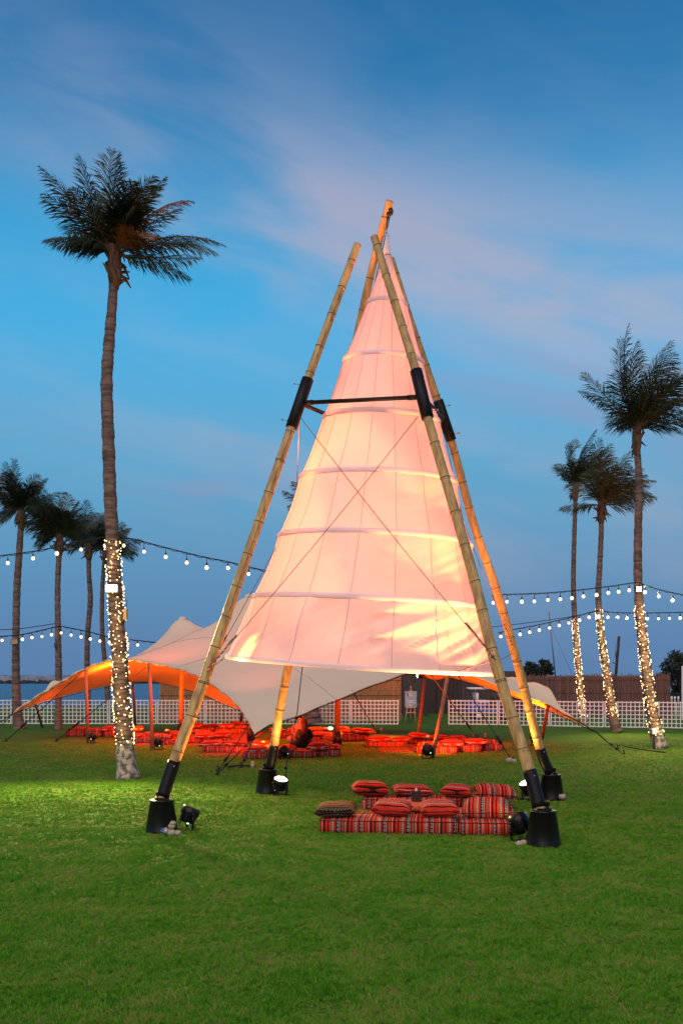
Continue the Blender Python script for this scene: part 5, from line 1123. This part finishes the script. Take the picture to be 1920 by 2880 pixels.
leaf_tree(1905, 62, 150, 1838, 1990, 'large dark tree behind the right end of the reed wall', 5, 8000, .2)
b = MB(); b.tube([P(1563, 1920, 66), P(1543, 1720, 66)], [.05, .03], 6); t = thing('aerial_mast', 'thin grey aerial mast rising behind the right reed wall', 'mast', P(1563, HOR, 66)-Vector((0, 0, EYE))); b.build('mast', M_['grey_metal'], t, world_pos=True)
b = MB(); b.tube([P(1552, 1770, 66), P(1612, 1905, 66)], .012, 5); b.build('stay_wire', M_['grey_metal'], t, world_pos=True); b = MB(); b.tube([P(1553, 1857, 65.9), P(1560, 1857, 65.9)], .03, 5); b.build('fitting', M_['grey_metal'], t, world_pos=True)
t = thing('timber_post', 'leaning dark timber post behind the reed wall between two lit palms', 'post', P(1727, HOR, 60)-Vector((0, 0, EYE))); b = MB(); b.tube([P(1727, 1950, 60), P(1740, 1790, 60)], [.09, .085], 8); b.build('post', M_['dark_timber'], t, world_pos=True)
b = MB(); b.tube([P(1731, 1850, 59.9), P(1734, 1812, 59.9)], .05, 6); b.tube([P(1722, 1864, 59.9), P(1733, 1866, 59.9)], .04, 6); b.build('bracket', M_['grey_metal'], t, world_pos=True)
t = thing('lantern_finial', 'small pale lantern top peeping over the reed wall', 'lantern', P(1676, 1905, 57)); b = MB(); b.lathe([(.12, -.5), (.12, .0), (.14, .02), (.10, .12), (.03, .2), (.02, .28)], 10); b.build('lantern', M_['stone'], t)
t = thing('white_post', 'white post at the right picture edge behind the lattice', 'post', P(1919, HOR, 50)-Vector((0, 0, EYE))); b = MB(); b.bbox((0, 0, 1.3), (.1, .1, 2.6), .01); b.build('post', M_['white_paint'], t, smooth=False)
for k, x in enumerate((1888, 1897, 1907)):
    t = thing('white_bollard', ['left', 'middle', 'right'][k]+' one of three small white bollards behind the right end of the lattice', 'bollard', P(x, HOR, 52)-Vector((0, 0, EYE)), 0, 'white bollards at the right edge'); b = MB(); b.lathe([(.05, 0), (.05, .95), (.065, .97), (.065, 1.02), (.02, 1.08)], 10); b.build('post', M_['white_paint'], t)
# ------------------------------------------------------------------ small stones and odds at the feet
def stones(base, spots, label, m=None, nm='stone'):
    for k, (dx, dy, z, r) in enumerate(spots):
        b = MB(); random.seed(k+int(base.x*10)); b.ball((0, 0, 0), r*.8, 9, 7, (1.15, 1, .85), .08); o = b.build(nm, m or M_['stone']); o.location = base+Vector((dx*.8, dy*.8, z*.8)); tag(o, label[k], 'stone')
stones(G(482, 2352), [(0, 0, .05, .065), (.09, .02, .045, .055), (.0, .03, .15, .055), (.02, .02, .20, .045)], ['pale stone at the front left tub, bottom of the pile', 'pale stone at the right of the pile by the front left tub', 'pale stone in the middle of the pile by the front left tub', 'pale stone on top of the pile by the front left tub'])
stones(G(1472, 2378), [(0, 0, .04, .05), (-.07, -.03, .03, .05)], ['mossy stone left of the nearest right tub, right one of two', 'mossy stone left of the nearest right tub, left one of two'])
stones(G(1432, 2146), [(0, 0, .07, .10), (.12, .04, .05, .08)], ['large pale stone holding the guy rope right of the cushion ring', 'smaller pale stone beside the guy rope right of the cushion ring'])
b = MB(); b.ball((0, 0, 0), .05, 10, 8, (1.1, 1, .9), .3); o = b.build('foil_ball', M_['steel'], smooth=False); o.location = G(463, 2350)+Vector((0, 0, .05)); tag(o, 'crumpled shiny foil beside the pale stones at the front left tub', 'foil')
stones(G(1580, 2254), [(0, 0, .09, .07)], ['pale stone right of the far right ballast tub'])
for x, y, lab in ((710, 2163, 'short pale tent peg near the low tent corner anchor'), (1072, 2060, 'pale tent peg beside the guy rope behind the right ring'), (1331, 2073, 'left of two pale tent pegs behind the right ring'), (1364, 2076, 'right of two pale tent pegs behind the right ring')):
    b = MB(); b.tube([(0, 0, 0), (0, 0, .13)], [.035, .04], 8); b.ball((0, 0, .13), .045, 8, 5); o = b.build('tent_peg', M_['easel']); o.location = G(x, y); tag(o, lab, 'tent peg', 'pale tent pegs in the lawn')
# ------------------------------------------------------------------ grass blades
def grass_patch():
    b = MB(); vs = []; fs = []; dens = []
    ys = [4.6, 6, 7.5, 9, 11, 13.5, 16.5, 20, 25, 31]
    for j in range(len(ys)-1):
        for (y) in (ys[j], ys[j+1]): pass
    k = 0; dn = []
    D = [2300, 1900, 1500, 1100, 750, 480, 260, 130, 70]
    for j in range(len(ys)-1):
        a0, a1 = ys[j]*.40+.8, ys[j+1]*.40+.8
        vs += [(-a0, ys[j], .0), (a0, ys[j], .0), (a1, ys[j+1], .0), (-a1, ys[j+1], .0)]; fs.append((k, k+1, k+2, k+3)); k += 4; dn.append(D[j])
    b.add(vs, fs); me = b.mesh('grass'); at = me.attributes.new('density', 'FLOAT', 'FACE'); at.data.foreach_set('value', dn)
    o = obj('grass', me, M_['blade']); o['kind'] = 'stuff'; o.location.z = .002
    ng = bpy.data.node_groups.new('grass', 'GeometryNodeTree'); N = ng.nodes; L = ng.links
    ng.interface.new_socket('Geometry', in_out='INPUT', socket_type='NodeSocketGeometry'); ng.interface.new_socket('Geometry', in_out='OUTPUT', socket_type='NodeSocketGeometry')
    gi = N.new('NodeGroupInput'); go = N.new('NodeGroupOutput')
    na = N.new('GeometryNodeInputNamedAttribute'); na.data_type = 'FLOAT'; na.inputs[0].default_value = 'density'
    dp = N.new('GeometryNodeDistributePointsOnFaces'); L.new(gi.outputs[0], dp.inputs['Mesh']); L.new(na.outputs[0], dp.inputs['Density'])
    jn = N.new('GeometryNodeJoinGeometry'); rg = random.Random(9)
    for k in range(9):
        cn = N.new('GeometryNodeMeshCone'); cn.fill_type = 'NONE'; cn.inputs['Vertices'].default_value = 3; cn.inputs['Radius Top'].default_value = 0.0002; cn.inputs['Radius Bottom'].default_value = rg.uniform(.0018, .0032); cn.inputs['Depth'].default_value = rg.uniform(.022, .042)
        tr = N.new('GeometryNodeTransform'); a = rg.uniform(0, 6.28); q = rg.uniform(.002, .016)
        tr.inputs['Translation'].default_value = (math.cos(a)*q, math.sin(a)*q, -.002); tr.inputs['Rotation'].default_value = (rg.gauss(0, .55), rg.gauss(0, .55), a)
        L.new(cn.outputs[0], tr.inputs[0]); L.new(tr.outputs[0], jn.inputs[0])
    sm = N.new('GeometryNodeSetMaterial'); sm.inputs['Material'].default_value = M_['blade']; L.new(jn.outputs[0], sm.inputs[0])
    ip = N.new('GeometryNodeInstanceOnPoints'); L.new(dp.outputs[0], ip.inputs['Points']); L.new(sm.outputs[0], ip.inputs['Instance'])
    rv = N.new('FunctionNodeRandomValue'); rv.data_type = 'FLOAT_VECTOR'; rv.inputs[0].default_value = (-.15, -.15, 0); rv.inputs[1].default_value = (.15, .15, 6.28); L.new(rv.outputs[0], ip.inputs['Rotation'])
    r2 = N.new('FunctionNodeRandomValue'); r2.data_type = 'FLOAT'; r2.inputs[2].default_value = .6; r2.inputs[3].default_value = 1.35; r2.inputs['Seed'].default_value = 4; gp = N.new('GeometryNodeInputPosition'); gn = N.new('ShaderNodeTexNoise'); gn.inputs['Scale'].default_value = 3.2; gn.inputs['Detail'].default_value = 4; L.new(gp.outputs[0], gn.inputs['Vector'])
    gm = N.new('ShaderNodeMath'); gm.operation = 'MULTIPLY_ADD'; L.new(gn.outputs[0], gm.inputs[0]); gm.inputs[1].default_value = 2.2; gm.inputs[2].default_value = -.15
    g2 = N.new('ShaderNodeMath'); g2.operation = 'MULTIPLY'; L.new(r2.outputs[1], g2.inputs[0]); L.new(gm.outputs[0], g2.inputs[1]); L.new(g2.outputs[0], ip.inputs['Scale'])
    L.new(ip.outputs[0], go.inputs[0])
    m = o.modifiers.new('grass', 'NODES'); m.node_group = ng
grass_patch()
